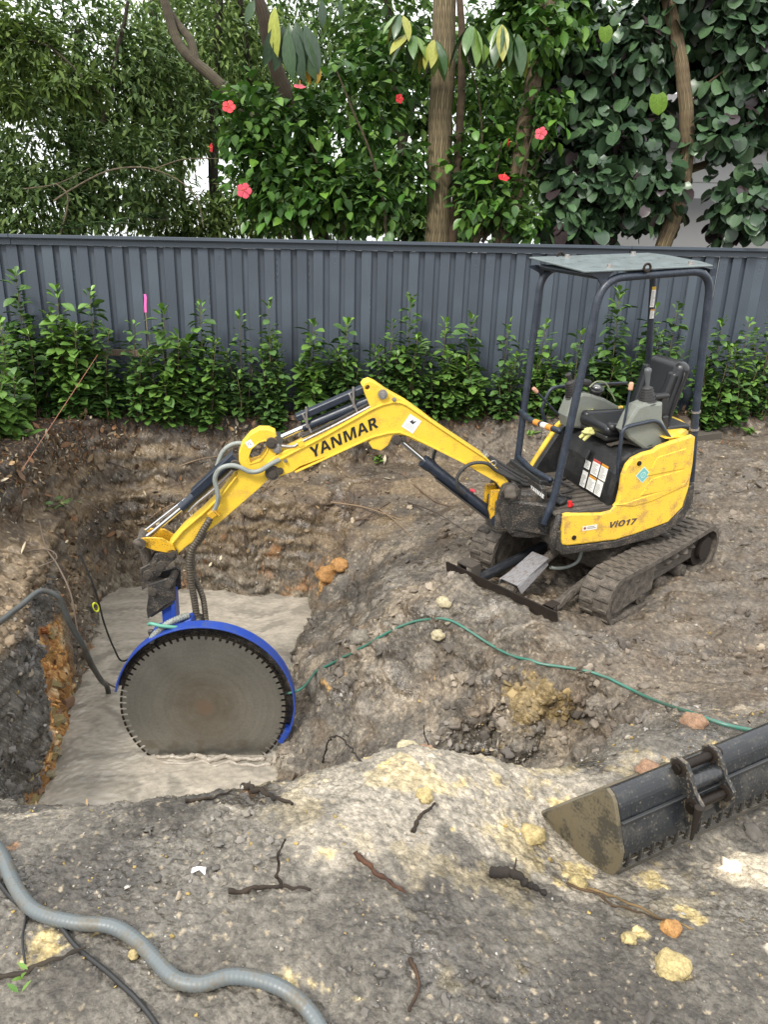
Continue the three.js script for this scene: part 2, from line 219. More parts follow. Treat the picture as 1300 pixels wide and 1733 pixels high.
// colours: dark topsoil, tan subsoil, grey mud, orange sandstone, yellow clay
const mixc = (a, b, t) => [lerp(a[0], b[0], t), lerp(a[1], b[1], t), lerp(a[2], b[2], t)];
const YELLOW = [[.54, -2.03, .09], [.66, -1.9, .09], [.6, -1.84, .06], [.98, -1.71, .1], [.76, -1.6, .05], [.82, -1.47, .05], [.87, -1.66, .06], [-.71, -1.46, .1], [-.84, -1.4, .09], [-.6, -1.44, .06], [.17, -2.02, .06], [.45, -2.2, .13], [.1, -2.42, .1], [.3, -2.12, .08], [1.35, -2.5, .12], [-.05, -2.3, .07], [.7, -2.2, .1], [.92, -1.9, .1], [.02, -2.15, .05], [.25, -1.9, .04], [1.1, -1.85, .08]];
function groundColour(x, y, z, ny) {
  const n1 = fbm(x * 1.3, y * 1.3, z * 1.3 + 11, 4), n2 = fbm(x * 5 + 3, y * 8, z * 5, 4), n3 = noise(x * 28, y * 28, z * 28), n4 = noise(x * 75, y * 75, z * 75), n5 = fbm(x * 3.1 + 40, y * 3.1, z * 3.1, 3);
  const dark = [.07, .061, .052], mud = [.11, .093, .075], grey = [.16, .144, .123], pale = [0.272, 0.228, 0.177], tan = [.175, .13, .082], brown = [0.085, 0.061, 0.041], black = [.052, .046, .04], orange = [.42, .19, .055], yel = [.5, .37, .12], sand = [.46, .38, .27];
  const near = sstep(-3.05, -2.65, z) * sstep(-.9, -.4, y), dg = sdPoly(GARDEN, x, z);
  let c = mixc(mud, grey, clamp(.5 + n1 * 1.2 + n2 * .5));
  // middle heap
  c = mixc(c, [.128, .096, .066], clamp(n5 * 2.2 + .2));
  c = mixc(c, dark, sstep(.04, .26, n2 + n1 * .5) * .8); const smear = fbm(x * 1.6 + 9, y * 6, z * 7 + x * 1.5, 4); c = mixc(c, [.24, .215, .185], sstep(.1, .3, smear + n3 * .08) * .65); c = mixc(c, [.078, .07, .062], sstep(.08, .26, -smear + n3 * .06) * .6);
  c = mixc(c, pale, sstep(.08, .38, fbm(x * 2.2 + 60, y * 2, z * 2.2, 4) + n3 * .14) * .8);
  // churned brown mud round the machine and to the right
  const right = sstep(.9, 1.6, x) * sstep(-3.1, -3.6, z) + sstep(.1, .8, x) * sstep(-5.2, -6.2, z);
  c = mixc(c, mixc(brown, mixc(mud, [.13, .108, .088], .5), clamp(.5 + n2 * 1.3)), clamp(right) * .55);
  // back bank: tan subsoil in rough beds below brown and black topsoil
  const back = sstep(-6.5, -7.1, z) * sstep(1.3, .2, x) + sstep(-2.1, -2.3, x) * sstep(-5.1, -5.6, z);
  if (back > 0) {
    const bed = y + .12 * n1 + .05 * n2;
    let b = mixc(tan, brown, sstep(-.2, .35, n2 + n1 * .8)); b = mixc(b, [.15, .124, .095], sstep(-1.25, -1.5, bed) * .8);
    b = mixc(b, dark, sstep(.05, .3, noise(x * 1.2, bed * 9, z * 1.2) + n3 * .1) * .7); b = mixc(b, black, sstep(-.35, -.12, bed) * .8);
    b = mixc(b, orange, sstep(.25, .5, fbm(x * 2 + 8, y * 3, z * 2, 3) + n3 * .15 - (y + 1.45) * .6) * .45);
    c = mixc(c, b, clamp(back));
  }
  // left ledge and cut
  const left = sstep(-2.0, -2.2, x) * sstep(-5.6, -5.2, z);
  if (left > 0) {
    const ledge = sstep(-.8, -.68, y); let b = mixc([.135, .125, .113], [.082, .076, .069], clamp(.5 + n2 * 1.6));
    b = mixc(b, [.16, .148, .133], sstep(.15, .4, n5 + n3 * .2) * .6); b = mixc(b, mixc(tan, [.17, .125, .08], clamp(.5 + n2)), ledge * (1 - sstep(-3.9, -3.6, z)));
    const line = lerp(-1.72, -1.02, clamp((-z - 4.0) / .85)) + .1 * n2 + .05 * noise(z * 9, y * 4, 2);
    const rock = sstep(0, .05, line - y) * sstep(-5.45, -5.2, z);
    if (rock > 0) { const str = noise(z * 14, y * 6 + z * 4, 5) + .5 * n3; let r = mixc(orange, [.5, .3, .11], clamp(.5 + str)); r = mixc(r, [.3, .11, .04], sstep(.2, .5, n2 + str * .4)); r = mixc(r, [.55, .42, .26], sstep(.15, .45, n5 + .4 * str)); b = mixc(b, r, rock); }
    c = mixc(c, b, left);
  }
  // orange knob where the heap meets the far end of the slurry
  const kn = (px, py, pz, r) => clamp(1 - Math.hypot(x - px, (y - py) * 1.2, z - pz) / r + n2 * .9 + n3 * .25);
  c = mixc(c, mixc([.3, .15, .055], [.4, .23, .08], clamp(.5 + n3)), sstep(.35, .6, kn(-.62, -1.45, -6.9, .32)));
  c = mixc(c, mixc(orange, yel, .4), sstep(.4, .6, kn(-.45, -1.25, -4.75, .25)) * .8);
  c = mixc(c, [.24, .17, .065], sstep(.35, .65, kn(.98, -.86, -3.95, .34)) * .75); c = mixc(c, mixc(orange, yel, .5), sstep(.45, .6, kn(1.5, -.1, -2.68, .2)));
  // near bank: grey sandy crust, charcoal stains, chalky and yellow clay
  if (near > 0) {
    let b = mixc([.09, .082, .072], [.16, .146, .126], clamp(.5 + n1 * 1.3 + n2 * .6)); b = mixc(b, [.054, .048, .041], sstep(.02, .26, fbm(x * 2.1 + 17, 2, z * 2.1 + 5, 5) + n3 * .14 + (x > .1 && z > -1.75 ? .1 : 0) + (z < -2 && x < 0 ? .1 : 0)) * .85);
    const chalk = clamp(1.15 - Math.hypot((x - .42) / .95, (z + 2.15) / .5)) + clamp(.7 - Math.hypot((x - .3) / .5, (z + 1.5) / .35)) * .6;
    b = mixc(b, [.3, .27, .228], sstep(.28, .7, chalk + n2 * 1.1 + n1 * .6)); b = mixc(b, [.38, .335, .265], sstep(.75, 1.2, chalk + n2 * .8 + n3 * .3) * .8);
    let yv = 0; for (const [px, pz, r] of YELLOW) { const q = 1 - Math.hypot(x - px, z - pz) / r; if (q > -1) yv = Math.max(yv, q); }
    const vein = fbm(x * 5.5 + 3, 6, z * 5.5 + 30, 4); if (chalk > .15) b = mixc(b, mixc(yel, [.5, .42, .24], .5), sstep(.06, .2, vein + n3 * .12) * clamp(chalk * 1.2) * .45);
    yv += n2 * 1.3 + n3 * .35 + n4 * .2; if (yv > .25) b = mixc(b, mixc(yel, [.56, .46, .24], clamp(.5 + n4)), sstep(.55, .85, yv) * .7);
    b = mixc(b, orange, sstep(.42, .55, fbm(x * 6, 1, z * 6 + 90, 3) + n4 * .1) * .5);
    b = mixc(b, [.5, .44, .35], sstep(.4, .6, 1 - Math.hypot((x - 1.38) / .34, (z + 1.98) / .2) + n2 * .5)); b = mixc(b, [.5, .44, .36], sstep(.5, .7, 1 - Math.hypot((x - 1.2) / .2, (z + 1.6) / .1) + n2 * .5));
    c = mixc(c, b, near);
  }
  if (y < WATER + .3 && x < -.3) c = mixc(c, [.3, .268, .218], sstep(.0, .3, fbm(x * 5, y * 7, z * 5 + 70, 4) * 1.3 + n3 * .15 + (WATER + .08 - y) * 2.2) * .8);   // slurry splashed on the foot of the walls
  if (dg < .1) { let b = mixc([.06, .04, .026], black, clamp(.4 + n2 * 1.5)); b = mixc(b, [.2, .11, .05], sstep(.2, .45, noise(x * 45, y * 20, z * 45))); c = mixc(c, b, sstep(.1, -.02, dg + .06 * n2)); }
  // grain
  const k = 1.17 * clamp(1 + .36 * n3 + .36 * n4, .4, 1.7); c = [c[0] * k, c[1] * k, c[2] * k];
  if (noise(x * 51, y * 51, z * 51 + 7) > .52) c = mixc(c, sand, .6);
  return c;
}
const pv = V();
function inView(x, y, z, m) { pv.set(x, y, z).applyMatrix4(camera.matrixWorldInverse).applyMatrix4(camera.projectionMatrix); return Math.abs(pv.x) < m && Math.abs(pv.y) < m && pv.z < 1; }
camera.updateProjectionMatrix(); camera.matrixWorldInverse.copy(camera.matrixWorld).invert();
const ground = (() => {
  const xs = [], zs = []; for (const [a, b, s] of [[-160, -40, 40], [-40, -8, 8], [-8, 8, .25], [8, 40, 8], [40, 161, 40]]) for (let x = a; x < b - 1e-6; x += s) xs.push(x);
  for (const [a, b, s] of [[-220, -60, 40], [-60, -12, 8], [-12, 1.5, .25], [1.5, 40, 7], [40, 101, 30]]) for (let z = a; z < b - 1e-6; z += s) zs.push(z);
  const U = [], P = [], o = V(); let T = [];
  const vert = (x, z) => { groundAt(x, z, o); U.push(x, z); P.push(o.x, o.y, o.z); return U.length / 2 - 1; };
  for (const z of zs) for (const x of xs) vert(x, z);
  const nx = xs.length; for (let j = 0; j + 1 < zs.length; j++) for (let i = 0; i + 1 < nx; i++) { const a = j * nx + i; if ((i + j) & 1) T.push(a, a + nx, a + 1, a + 1, a + nx, a + nx + 1); else T.push(a, a + nx, a + nx + 1, a, a + nx + 1, a + 1); }
  for (let pass = 0; pass < 9; pass++) {
    const mid = new Map(), N = []; let split = 0;
    const cut = (a, b) => {
      const k = a < b ? a * 4194304 + b : b * 4194304 + a; let m = mid.get(k); if (m !== undefined) return m;
      const ax = P[a * 3], ay = P[a * 3 + 1], az = P[a * 3 + 2], bx = P[b * 3], by = P[b * 3 + 1], bz = P[b * 3 + 2], mx = (ax + bx) / 2, my = (ay + by) / 2, mz = (az + bz) / 2;
      const L = Math.hypot(ax - bx, ay - by, az - bz), D = Math.hypot(mx, my - EYE, mz); m = -1;
      if (D < 14) { const seen = inView(mx, my, mz, 1.12); const lim = seen ? Math.max(.0065, D * .0041) : inView(mx, my, mz, 1.6) ? D * .02 : .3; if (L > lim * (mz < fenceZ(mx) - .1 ? 12 : 1)) m = vert((U[a * 2] + U[b * 2]) / 2, (U[a * 2 + 1] + U[b * 2 + 1]) / 2); }
      mid.set(k, m); if (m >= 0) split++; return m;
    };
    for (let t = 0; t < T.length; t += 3) {
      const a = T[t], b = T[t + 1], c = T[t + 2], ab = cut(a, b), bc = cut(b, c), ca = cut(c, a), k = (ab >= 0) + (bc >= 0) + (ca >= 0);
      if (!k) N.push(a, b, c); else if (k === 3) N.push(a, ab, ca, ab, b, bc, ca, bc, c, ab, bc, ca);
      else if (k === 1) { if (ab >= 0) N.push(a, ab, c, ab, b, c); else if (bc >= 0) N.push(a, b, bc, a, bc, c); else N.push(a, b, ca, ca, b, c); }
      else if (ab < 0) N.push(a, b, bc, a, bc, ca, ca, bc, c); else if (bc < 0) N.push(b, c, ca, b, ca, ab, ab, ca, a); else N.push(c, a, ab, c, ab, bc, bc, ab, b);
    }
    T = N; if (!split) break;
  }
  const g = new THREE.BufferGeometry(), n = P.length / 3, col = new Float32Array(n * 3), uv = new Float32Array(n * 2);
  g.setAttribute('position', new THREE.Float32BufferAttribute(P, 3)); g.setIndex(T); g.computeVertexNormals();
  const nr = g.attributes.normal;
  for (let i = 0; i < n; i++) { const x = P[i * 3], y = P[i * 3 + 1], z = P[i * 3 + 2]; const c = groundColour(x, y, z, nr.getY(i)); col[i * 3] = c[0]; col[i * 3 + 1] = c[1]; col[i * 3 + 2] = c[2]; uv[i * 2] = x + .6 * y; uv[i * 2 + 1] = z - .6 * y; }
  g.setAttribute('color', new THREE.BufferAttribute(col, 3)); g.setAttribute('uv', new THREE.BufferAttribute(uv, 2));
  console.log('ground', n, T.length / 3); return g;
})();
// crumb pattern that repeats without a seam: distance to the nearest crumb and that crumb's own tone
function crumbs(N, seed) { const r = mulberry(seed), P = [...Array(N * N)].map(() => [r(), r(), r()]); return (u, v) => { const x = u * N, y = v * N, X = Math.floor(x), Y = Math.floor(y); let d = 9, t = 0; for (let i = -1; i < 2; i++) for (let j = -1; j < 2; j++) { const q = P[((X + i + N) % N) * N + (Y + j + N) % N], e = Math.hypot(X + i + q[0] - x, Y + j + q[1] - y); if (e < d) { d = e; t = q[2]; } } return [d, t]; }; }
const cA = crumbs(24, 5), cB = crumbs(62, 9), patchy = (u, v) => sstep(-.2, .3, fbm(u * 5, v * 5, 21, 3, 5));
const grain = tex(768, (u, v) => { const a = fbm(u * 24, v * 24, 1, 4, 24), b = noise(u * 150, v * 150, 5, 150), m = patchy(u, v), k = .86 + .24 * a + .14 * b + m * .12 * (cA(u, v)[1] - .5) + .16 * (cB(u, v)[1] - .5); return [k * 1.01, k, k * .97]; }, true, 1.3);
const grainBump = tex(768, (u, v) => { const m = patchy(u, v); return [.32 + .35 * fbm(u * 20, v * 20, 3, 5, 20) + m * .3 * (.7 - cA(u, v)[0]) * cA(u, v)[1] + .13 * (.7 - cB(u, v)[0])]; }, false, 1.3);
const damp = tex(512, (u, v) => { const a = fbm(u * 6, v * 6, 14, 5, 6); return [0, clamp(.72 - .45 * sstep(-.05, .3, a) + .1 * noise(u * 90, v * 90, 2, 90)), 0]; }, false, .45);
const soilMat = new THREE.MeshStandardMaterial({ vertexColors: true, map: grain, bumpMap: grainBump, bumpScale: .02, roughnessMap: damp, roughness: 1, metalness: 0, side: THREE.DoubleSide });
structure('ground', ground, soilMat);
// ---------- the slurry in the pit ----------
const slurryBump = tex(512, (u, v) => { const a = fbm(u * 6, v * 6, 4, 3, 6) * .25, b = fbm(u * 6, v * 6, 9, 3, 6) * .25; return [.5 + .35 * fbm((u + a) * 14, (v + b) * 14, 3, 4, 14) - .35 * Math.abs(noise((u + b) * 20, (v + a) * 20, 6, 20))]; }, false, 1.5);
{
  const pos = [], idx = [], id = new Map(), N = [], col = [], uv = []; const s = .014;
  const X0 = -3.2, Z0 = -7.6, nx = Math.ceil(2.85 / s), nz = Math.ceil(4.9 / s); const inside = new Uint8Array((nx + 1) * (nz + 1));
  for (let j = 0; j <= nz; j++) for (let i = 0; i <= nx; i++) inside[j * (nx + 1) + i] = sdPoly(PIT, X0 + i * s, Z0 + j * s) < .16 ? 1 : 0;
  const vert = (i, j) => {
    const k = j * (nx + 1) + i; if (id.has(k)) return id.get(k); const x = X0 + i * s, z = Z0 + j * s;
    const a = noise(x * 2 + 4, 1, z * 2) * 1.6, b = noise(x * 2, 5, z * 2 + 9) * 1.6;                       // slow swirls
    const f = fbm(x * 3.2 + a, 2, z * 8 + b, 4), r = Math.abs(noise(x * 9 + b * 2, 4, z * 16 + a * 2)), d = sdPoly(PIT, x, z);
    const thick = sstep(-6.7, -5.6, z);   // stiff and creased near the saw, runnier at the far end
    pos.push(x, WATER + lerp(.003, .012, thick) * f + lerp(.003, .009, thick) * (.25 - r) + lerp(.003, .008, thick) * (.25 - Math.abs(noise(x * 19 + a * 4, 7, z * 34 + b * 4))) + .003 * (.25 - Math.abs(noise(x * 38 + b * 6, 3, z * 60 + a * 6))) + .0018 * noise(x * 50, 1, z * 50), z);
    const t = clamp(.5 + f * 1.1 + .5 * noise(x * 24 + a * 3, 8, z * 40 + b * 3)), c = mixc([.245, .22, .178], [.42, .375, .305], t); const st = sstep(.1, .4, noise(x * 3 + a, 9, z * 5 + b) + .3 * noise(x * 20, 4, z * 26)) * .75;
    const q = mixc(c, [.19, .172, .142], st); col.push(...q); uv.push(x, z); const n = pos.length / 3 - 1; id.set(k, n); return n;
  };
  for (let j = 0; j < nz; j++) for (let i = 0; i < nx; i++) { const a = j * (nx + 1) + i; if (inside[a] && inside[a + 1] && inside[a + nx + 1] && inside[a + nx + 2]) { const p = vert(i, j), q = vert(i + 1, j), r = vert(i, j + 1), t = vert(i + 1, j + 1); idx.push(p, r, q, q, r, t); } }
  const g = new THREE.BufferGeometry(); g.setAttribute('position', new THREE.Float32BufferAttribute(pos, 3)); g.setAttribute('color', new THREE.Float32BufferAttribute(col, 3)); g.setAttribute('uv', new THREE.Float32BufferAttribute(uv, 2)); g.setIndex(idx); g.computeVertexNormals();
  structure('slurry', g, new THREE.MeshStandardMaterial({ vertexColors: true, roughness: .25, bumpMap: slurryBump, bumpScale: .004, side: THREE.DoubleSide }));
}
// ---------- fence ----------
const woodTex = tex(512, (u, v) => {
  const w = fbm(u * 4, v * 2, 3, 3, 2) * .25, g = fbm((u + w * .1) * 40, v * 3, 6, 3, 1); let k = .82 + .26 * g + .12 * noise(u * 90, v * 4, 2, 2);
  for (const [a, b, r] of [[.2, .3, .03], [.7, .62, .025], [.45, .85, .035], [.85, .12, .022]]) { const du = u - a, dv = (v - b) * .7, d = Math.hypot(du, dv); if (d < r * 2) k += .24 * Math.cos(d / r * 9) * (1 - d / (r * 2)); }
  return [k, k, k];
}, true, 1);
const woodBump = tex(512, (u, v) => { let k = .5 + .25 * fbm(u * 40, v * 3, 6, 3, 1) + .2 * noise(u * 90, v * 4, 2, 2); for (const [a, b, r] of [[.2, .3, .03], [.7, .62, .025], [.45, .85, .035], [.85, .12, .022]]) { const d = Math.hypot(u - a, (v - b) * .7); if (d < r * 2) k += .3 * Math.cos(d / r * 9) * (1 - d / (r * 2)); } return [k]; }, false, 1);
{
  const F = thing('timber_fence', 'dark slate blue painted timber paling fence with a flat capping', 'fence', [0, 0, -8.5]); F.rotation.y = Math.atan(.147);
  const paints = [[.077, .098, .127], [.066, .085, .111], [.088, .112, .142], [.072, .092, .119]].map(c => std(c, .55, 0, { map: woodTex, bumpMap: woodBump, bumpScale: .0035 }));
  const front = [], rear = []; for (let k = 0; k < 8; k++) { for (const [L, w] of [[front, .106], [rear, .1]]) { const g = boxUV(box(w, 2.0, .016, [0, 0, 0], undefined, .003)); const uv = g.attributes.uv, a = rr(0, 1), b = rr(0, 1); for (let i = 0; i < uv.count; i++) uv.setXY(i, uv.getX(i) * 1.7 + a, uv.getY(i) * .55 + b); L.push(g); } }
  const top = x => 1.755 + .0125 * x;
  let i = 0; for (let x = -7.2; x < 8; x += x > 4.15 ? .125 : .173, i++) {
    if (x <= 4.15) { const b = part('paling', pick(rear), pick(paints), F); b.position.set(x + .0865 + rr(-.004, .004), top(x) - 1.0, -.02); }
    const a = part('paling', pick(front), pick(paints), F); a.position.set(x + rr(-.004, .004), top(x) - 1.0 + rr(-.002, .002), .01 + rr(0, .004)); a.rotation.set(rr(-.002, .002), rr(-.02, .02), rr(-.003, .003)); if (x > 4.15) a.scale.x = 1.2;
  }
  for (const x of [-7.2, -3.9, -.6, 2.7]) {
    const w = 3.3 - .004, s = .0125; const c = part('capping', boxUV(box(w, .034, .13, [0, 0, 0], undefined, .004)), paints[0], F); c.position.set(x + 1.65, top(x + 1.65) + .083, .03); c.rotation.z = s;
    const f = part('fascia_rail', boxUV(box(w, .062, .024, [0, 0, 0], undefined, .004)), paints[2], F); f.position.set(x + 1.65, top(x + 1.65) + .031, .032); f.rotation.z = s;
    const l = part('capping_rail', boxUV(box(w, .012, .1, [0, 0, 0], undefined, .002)), paints[3], F); l.position.set(x + 1.65, top(x + 1.65) + .0615, .02); l.rotation.z = s;
  }
}
// ---------- leaves ----------
function leafGeo(L, W, o = {}) {   // blade along +x from the stalk, upper side +y, folded on the midrib, tip drooping
  const { fold = .25, droop = .25, wide = .55, heart = 0, rows = 5, wave = 0 } = o, pos = [], uv = [], idx = [];
  for (let i = 0; i <= rows; i++) {
    const t = i / rows; let w = Math.pow(Math.sin(Math.PI * Math.pow(t, Math.log(.5) / Math.log(wide))), .8); if (heart) w = Math.pow(Math.max(0, 1 - Math.pow(Math.abs((t - .4) / .6), 2.2)), .55); if (i === 0) w = heart ? .62 : .06; if (i === rows) w = .02; w *= W / 2;
    const x = L * (t - (heart && i === 0 ? .0 : 0)), y = -droop * L * t * t;
    for (const s of [-1, 0, 1]) { pos.push(x - (s && heart && i === 0 ? heart * L : 0), y + (s ? Math.abs(w) * fold * 1 : 0) + (s ? wave * L * Math.sin(t * 9 + s) : 0), s * w); uv.push(t, s * .5 + .5); }
    if (i) { const a = (i - 1) * 3, b = i * 3; idx.push(a, a + 1, b, b, a + 1, b + 1, a + 1, a + 2, b + 1, b + 1, a + 2, b + 2); }
  }
  const g = new THREE.BufferGeometry(); g.setAttribute('position', new THREE.Float32BufferAttribute(pos, 3)); g.setAttribute('uv', new THREE.Float32BufferAttribute(uv, 2)); g.setIndex(idx); g.computeVertexNormals(); return g;
}
const veins = tex(256, (u, v) => { const m = Math.abs(v - .5), rib = sstep(.02, .005, m), q = Math.abs(((u * 7 - m * 4) % 1 + 1) % 1 - .5), side = sstep(.07, .0, q) * .5; const k = .82 + .16 * fbm(u * 9, v * 9, 1, 3) + .22 * Math.max(rib, side); return [k, k, k * .95]; });
const leafMat = (c, rough = .38, t = 0) => new THREE.MeshPhysicalMaterial({ color: lin(...c), roughness: rough, transmission: t, thickness: 0, specularIntensity: t ? .35 : .8, map: veins, side: THREE.DoubleSide });
const QQ = new THREE.Quaternion(), MM = new THREE.Matrix4();
// turns +x to dir with the leaf's upper side as near to `up` as can be, rolled by `roll`
function leafQuat(dir, roll = 0, up = V(0, 1, 0)) { const x = dir.clone().normalize(); let z = x.clone().cross(up); if (z.lengthSq() < 1e-4) z.set(0, 0, 1); z.normalize(); const y = z.clone().cross(x); MM.makeBasis(x, y, z); return new THREE.Quaternion().setFromRotationMatrix(MM).multiply(QQ.setFromAxisAngle(V(1, 0, 0), roll).clone()); }
const barkTex = tex(512, (u, v) => { const a = fbm(u * 10, v * 5, 2, 5, 5), b = fbm(u * 3, v * 3, 7, 3, 3); let k = .66 + .5 * a; const l = sstep(.08, .3, b + .2 * a), m = sstep(.1, .35, fbm(u * 4, v * 2, 12, 4, 2)); let c = [lerp(k, 1.02, l * .6), lerp(k * .95, 1.0, l * .6), lerp(k * .84, .92, l * .6)]; return mixc(c, [.45, .5, .3], m * .5); }, true, 2);
const barkBump = tex(512, (u, v) => [.5 + .5 * fbm(u * 14, v * 5, 2, 5, 5)], false, 2);
const bark = c => std(c, .85, 0, { map: barkTex, bumpMap: barkBump, bumpScale: .012 });
function limb(pts, r0, r1, n = 24, wig = .02) {
  const c = new THREE.CatmullRomCurve3(pts.map(p => Array.isArray(p) ? V(...p) : p)), q = []; for (let i = 0; i <= n; i++) { const v = c.getPoint(i / n); v.x += wig * noise(v.y * 3, v.x * 3, 1); v.z += wig * noise(v.y * 3, 4, v.z * 3); q.push(v); }
  return sweep(q, 1, 10, t => lerp(r0, r1, t) * (1 + .08 * noise(t * 12, r0 * 90, 3)));
}
// ---------- hedge ----------
const hedgeLeaves = [leafGeo(.118, .072, { wide: .6, droop: .15 }), leafGeo(.108, .066, { wide: .58, droop: .3, fold: .35 }), leafGeo(.09, .054, { wide: .6, droop: .05, fold: .45 })];
const hedgeMats = [[.095, .19, .05], [.125, .25, .056], [.075, .155, .042], [.16, .3, .064], [.105, .205, .07]].map(c => leafMat(c, .33)), tipMats = [[.19, .36, .05], [.14, .3, .04]].map(c => leafMat(c, .4));
const stemMat = std([.09, .075, .035], .8), GROUPH = 'hedge shrubs planted along the fence';
function shrub(x, z, H, spread, label, stems = 7) {
  const y0 = groundY(x, z) - .02, S = thing('hedge_shrub', label, 'shrub', [x, y0, z], GROUPH), st = [], L = [], big = rr(.8, 1.2), tones = [pick(hedgeMats), pick(hedgeMats), pick(hedgeMats)];
  for (let s = 0; s < stems; s++) {
    const a = rr(0, 6.28), d = s ? spread * Math.sqrt(rr(.1, 1)) : 0, h = H * (s === 0 ? 1 : rr(.35, .92)) * (1 - .2 * d / spread), tip = V(Math.cos(a) * d, h, Math.sin(a) * d * .7), b = V(Math.cos(a) * d * .4, 0, Math.sin(a) * d * .3), m = b.clone().lerp(tip, .5).add(V(rr(-.03, .03), 0, rr(-.03, .03)));
    const cv = new THREE.CatmullRomCurve3([b, m, tip]); st.push(limb([b, m, tip], .008, .003, 8, 0)); const n = Math.round(h * 25) + 3; let ph = rr(0, 6);
    for (let k = 0; k < n; k++) {
      const t = lerp(.03, 1, Math.pow((k + .5) / n, .95)), p = cv.getPoint(t), topK = t > .92; ph += 2.39;
      for (const o of [0, 2.1, 4.2]) {
        if (R() < .2) continue; const az = ph + o + rr(-.4, .4), el = topK ? rr(.35, 1.2) : rr(-.3, .6), dir = V(Math.cos(az) * Math.cos(el), Math.sin(el), Math.sin(az) * Math.cos(el)), sc = rr(.8, 1.4) * big * (topK ? .75 : 1);
        L.push({ p: p.clone().addScaledVector(dir, rr(.008, .04)), q: leafQuat(dir, rr(-.5, .5)), s: sc, topK });
      }
    }
  }
  L.sort((a, b) => b.p.z + b.p.y * .2 + b.s * .1 - a.p.z - a.p.y * .2 - a.s * .1);
  for (const l of L.splice(0, 240)) { const f = part('leaf', l.topK ? hedgeLeaves[2] : pick(hedgeLeaves), l.topK && R() < .65 ? pick(tipMats) : pick(tones), S); f.position.copy(l.p); f.quaternion.copy(l.q); f.scale.setScalar(l.s); }
  if (L.length) crown(S, 'foliage', L, hedgeLeaves[0], leafMat([1, 1, 1], .36), [[.08, .165, .042], [.06, .14, .034], [.1, .2, .05]]);
  part('stem', st, stemMat, S); return S;
}
// ---------- leaf crowns of trees ----------
// twigs are spread through each lobe; every twig carries a tuft of leaves
function crownLeaves(lobes, perTwig, len, opt = {}) {
  const { hang = .45, spread = .16, shell = .55 } = opt, out = [];
  for (const [cx, cy, cz, rx, ry, rz, twigs] of lobes) for (let t = 0; t < twigs; t++) {
    const u = V(rr(-1, 1), rr(-1, 1), rr(-1, 1)); if (u.lengthSq() > 1) { t--; continue; } const rad = u.length(); if (rad < shell && R() < .6) { t--; continue; }
    const wob = 1 + .35 * noise(u.x * 2 + cx, u.y * 2 + cy, u.z * 2 + cz); const c = V(cx + u.x * rx * wob, cy + u.y * ry * wob, cz + u.z * rz * wob), od = V(u.x, u.y + .2, u.z).normalize();
    for (let k = 0; k < perTwig; k++) {
      const p = c.clone().add(V(rr(-1, 1), rr(-1, 1), rr(-1, 1)).multiplyScalar(spread)), dir = od.clone().multiplyScalar(.5).add(V(rr(-1, 1), rr(-.7, .5) - hang, rr(-1, 1))).normalize();
      out.push({ p, q: leafQuat(dir, rr(-.6, .6)), s: len * rr(.65, 1.25) });
    }
  } return out;
}
function crown(parent, name, leaves, geo, mat, tones) {
  const I = new THREE.InstancedMesh(geo, mat, leaves.length); I.name = name; I.userData.kind = 'stuff'; I.castShadow = I.receiveShadow = true; const c = new THREE.Color();
  leaves.forEach((l, i) => { I.setMatrixAt(i, MM.compose(l.p, l.q, V(l.s, l.s, l.s))); const t = pick(tones), k = rr(.75, 1.25); I.setColorAt(i, c.setRGB(t[0] * k, t[1] * k, t[2] * k)); }); parent.add(I); return I;
}
function heroes(parent, leaves, n, geo, mats) { // the n leaves that show largest, each a part of its own
  leaves.sort((a, b) => (b.s / b.p.distanceTo(camera.position)) * rank(b) - (a.s / a.p.distanceTo(camera.position)) * rank(a)); const top = leaves.splice(0, n);
  for (const l of top) { const m = part('leaf', geo, pick(mats), parent); m.position.copy(l.p); m.quaternion.copy(l.q); m.scale.setScalar(l.s); }
}
const rank = l => (inView(l.p.x, l.p.y, l.p.z, 1.02) ? 1 : .01) * (l.p.z > -10.2 ? 1.5 : 1);
// ---------- hedge along the fence ----------
{
  const plain = 'bushy green hedge shrub with glossy oval leaves against the slate fence';
  const list = [[25, 455, .3, 8], [95, 488, .24], [150, 490, .2], [225, 545, .2], [275, 520, .24, 8], [338, 512, .22], [405, 530, .18], [455, 510, .16, 5], [530, 545, .22], [588, 540, .17, 5], [665, 545, .22], [695, 498, .2], [755, 545, .18], [800, 535, .24, 8], [862, 545, .18], [925, 545, .2], [985, 560, .22], [1050, 490, .2], [1110, 520, .22], [1150, 510, .2], [1225, 540, .2], [1270, 540, .22], [1320, 505, .24]];
  for (const [px, py, sp, n] of list) { const z = -8.22, p = atZ(px, py, z), zz = fenceZ(p.x) + .3 + rr(-.03, .06), q = atZ(px, py, zz); shrub(q.x, zz, Math.max(.8, q.y - groundY(q.x, zz)), sp * 1.12, plain, (n ?? 6) + 4); }
  const side = 'leafy green shrub at the fence corner above the left bank';
  for (const [x, z, h, sp] of [[-3.72, -7.2, 1.05, .26], [-3.62, -6.6, .9, .26], [-3.55, -6.0, .75, .22], [-4.1, -6.6, 1.25, .3]]) shrub(x, z, h, sp, side, 8).userData.group = 'shrubs at the corner of the bank';
}
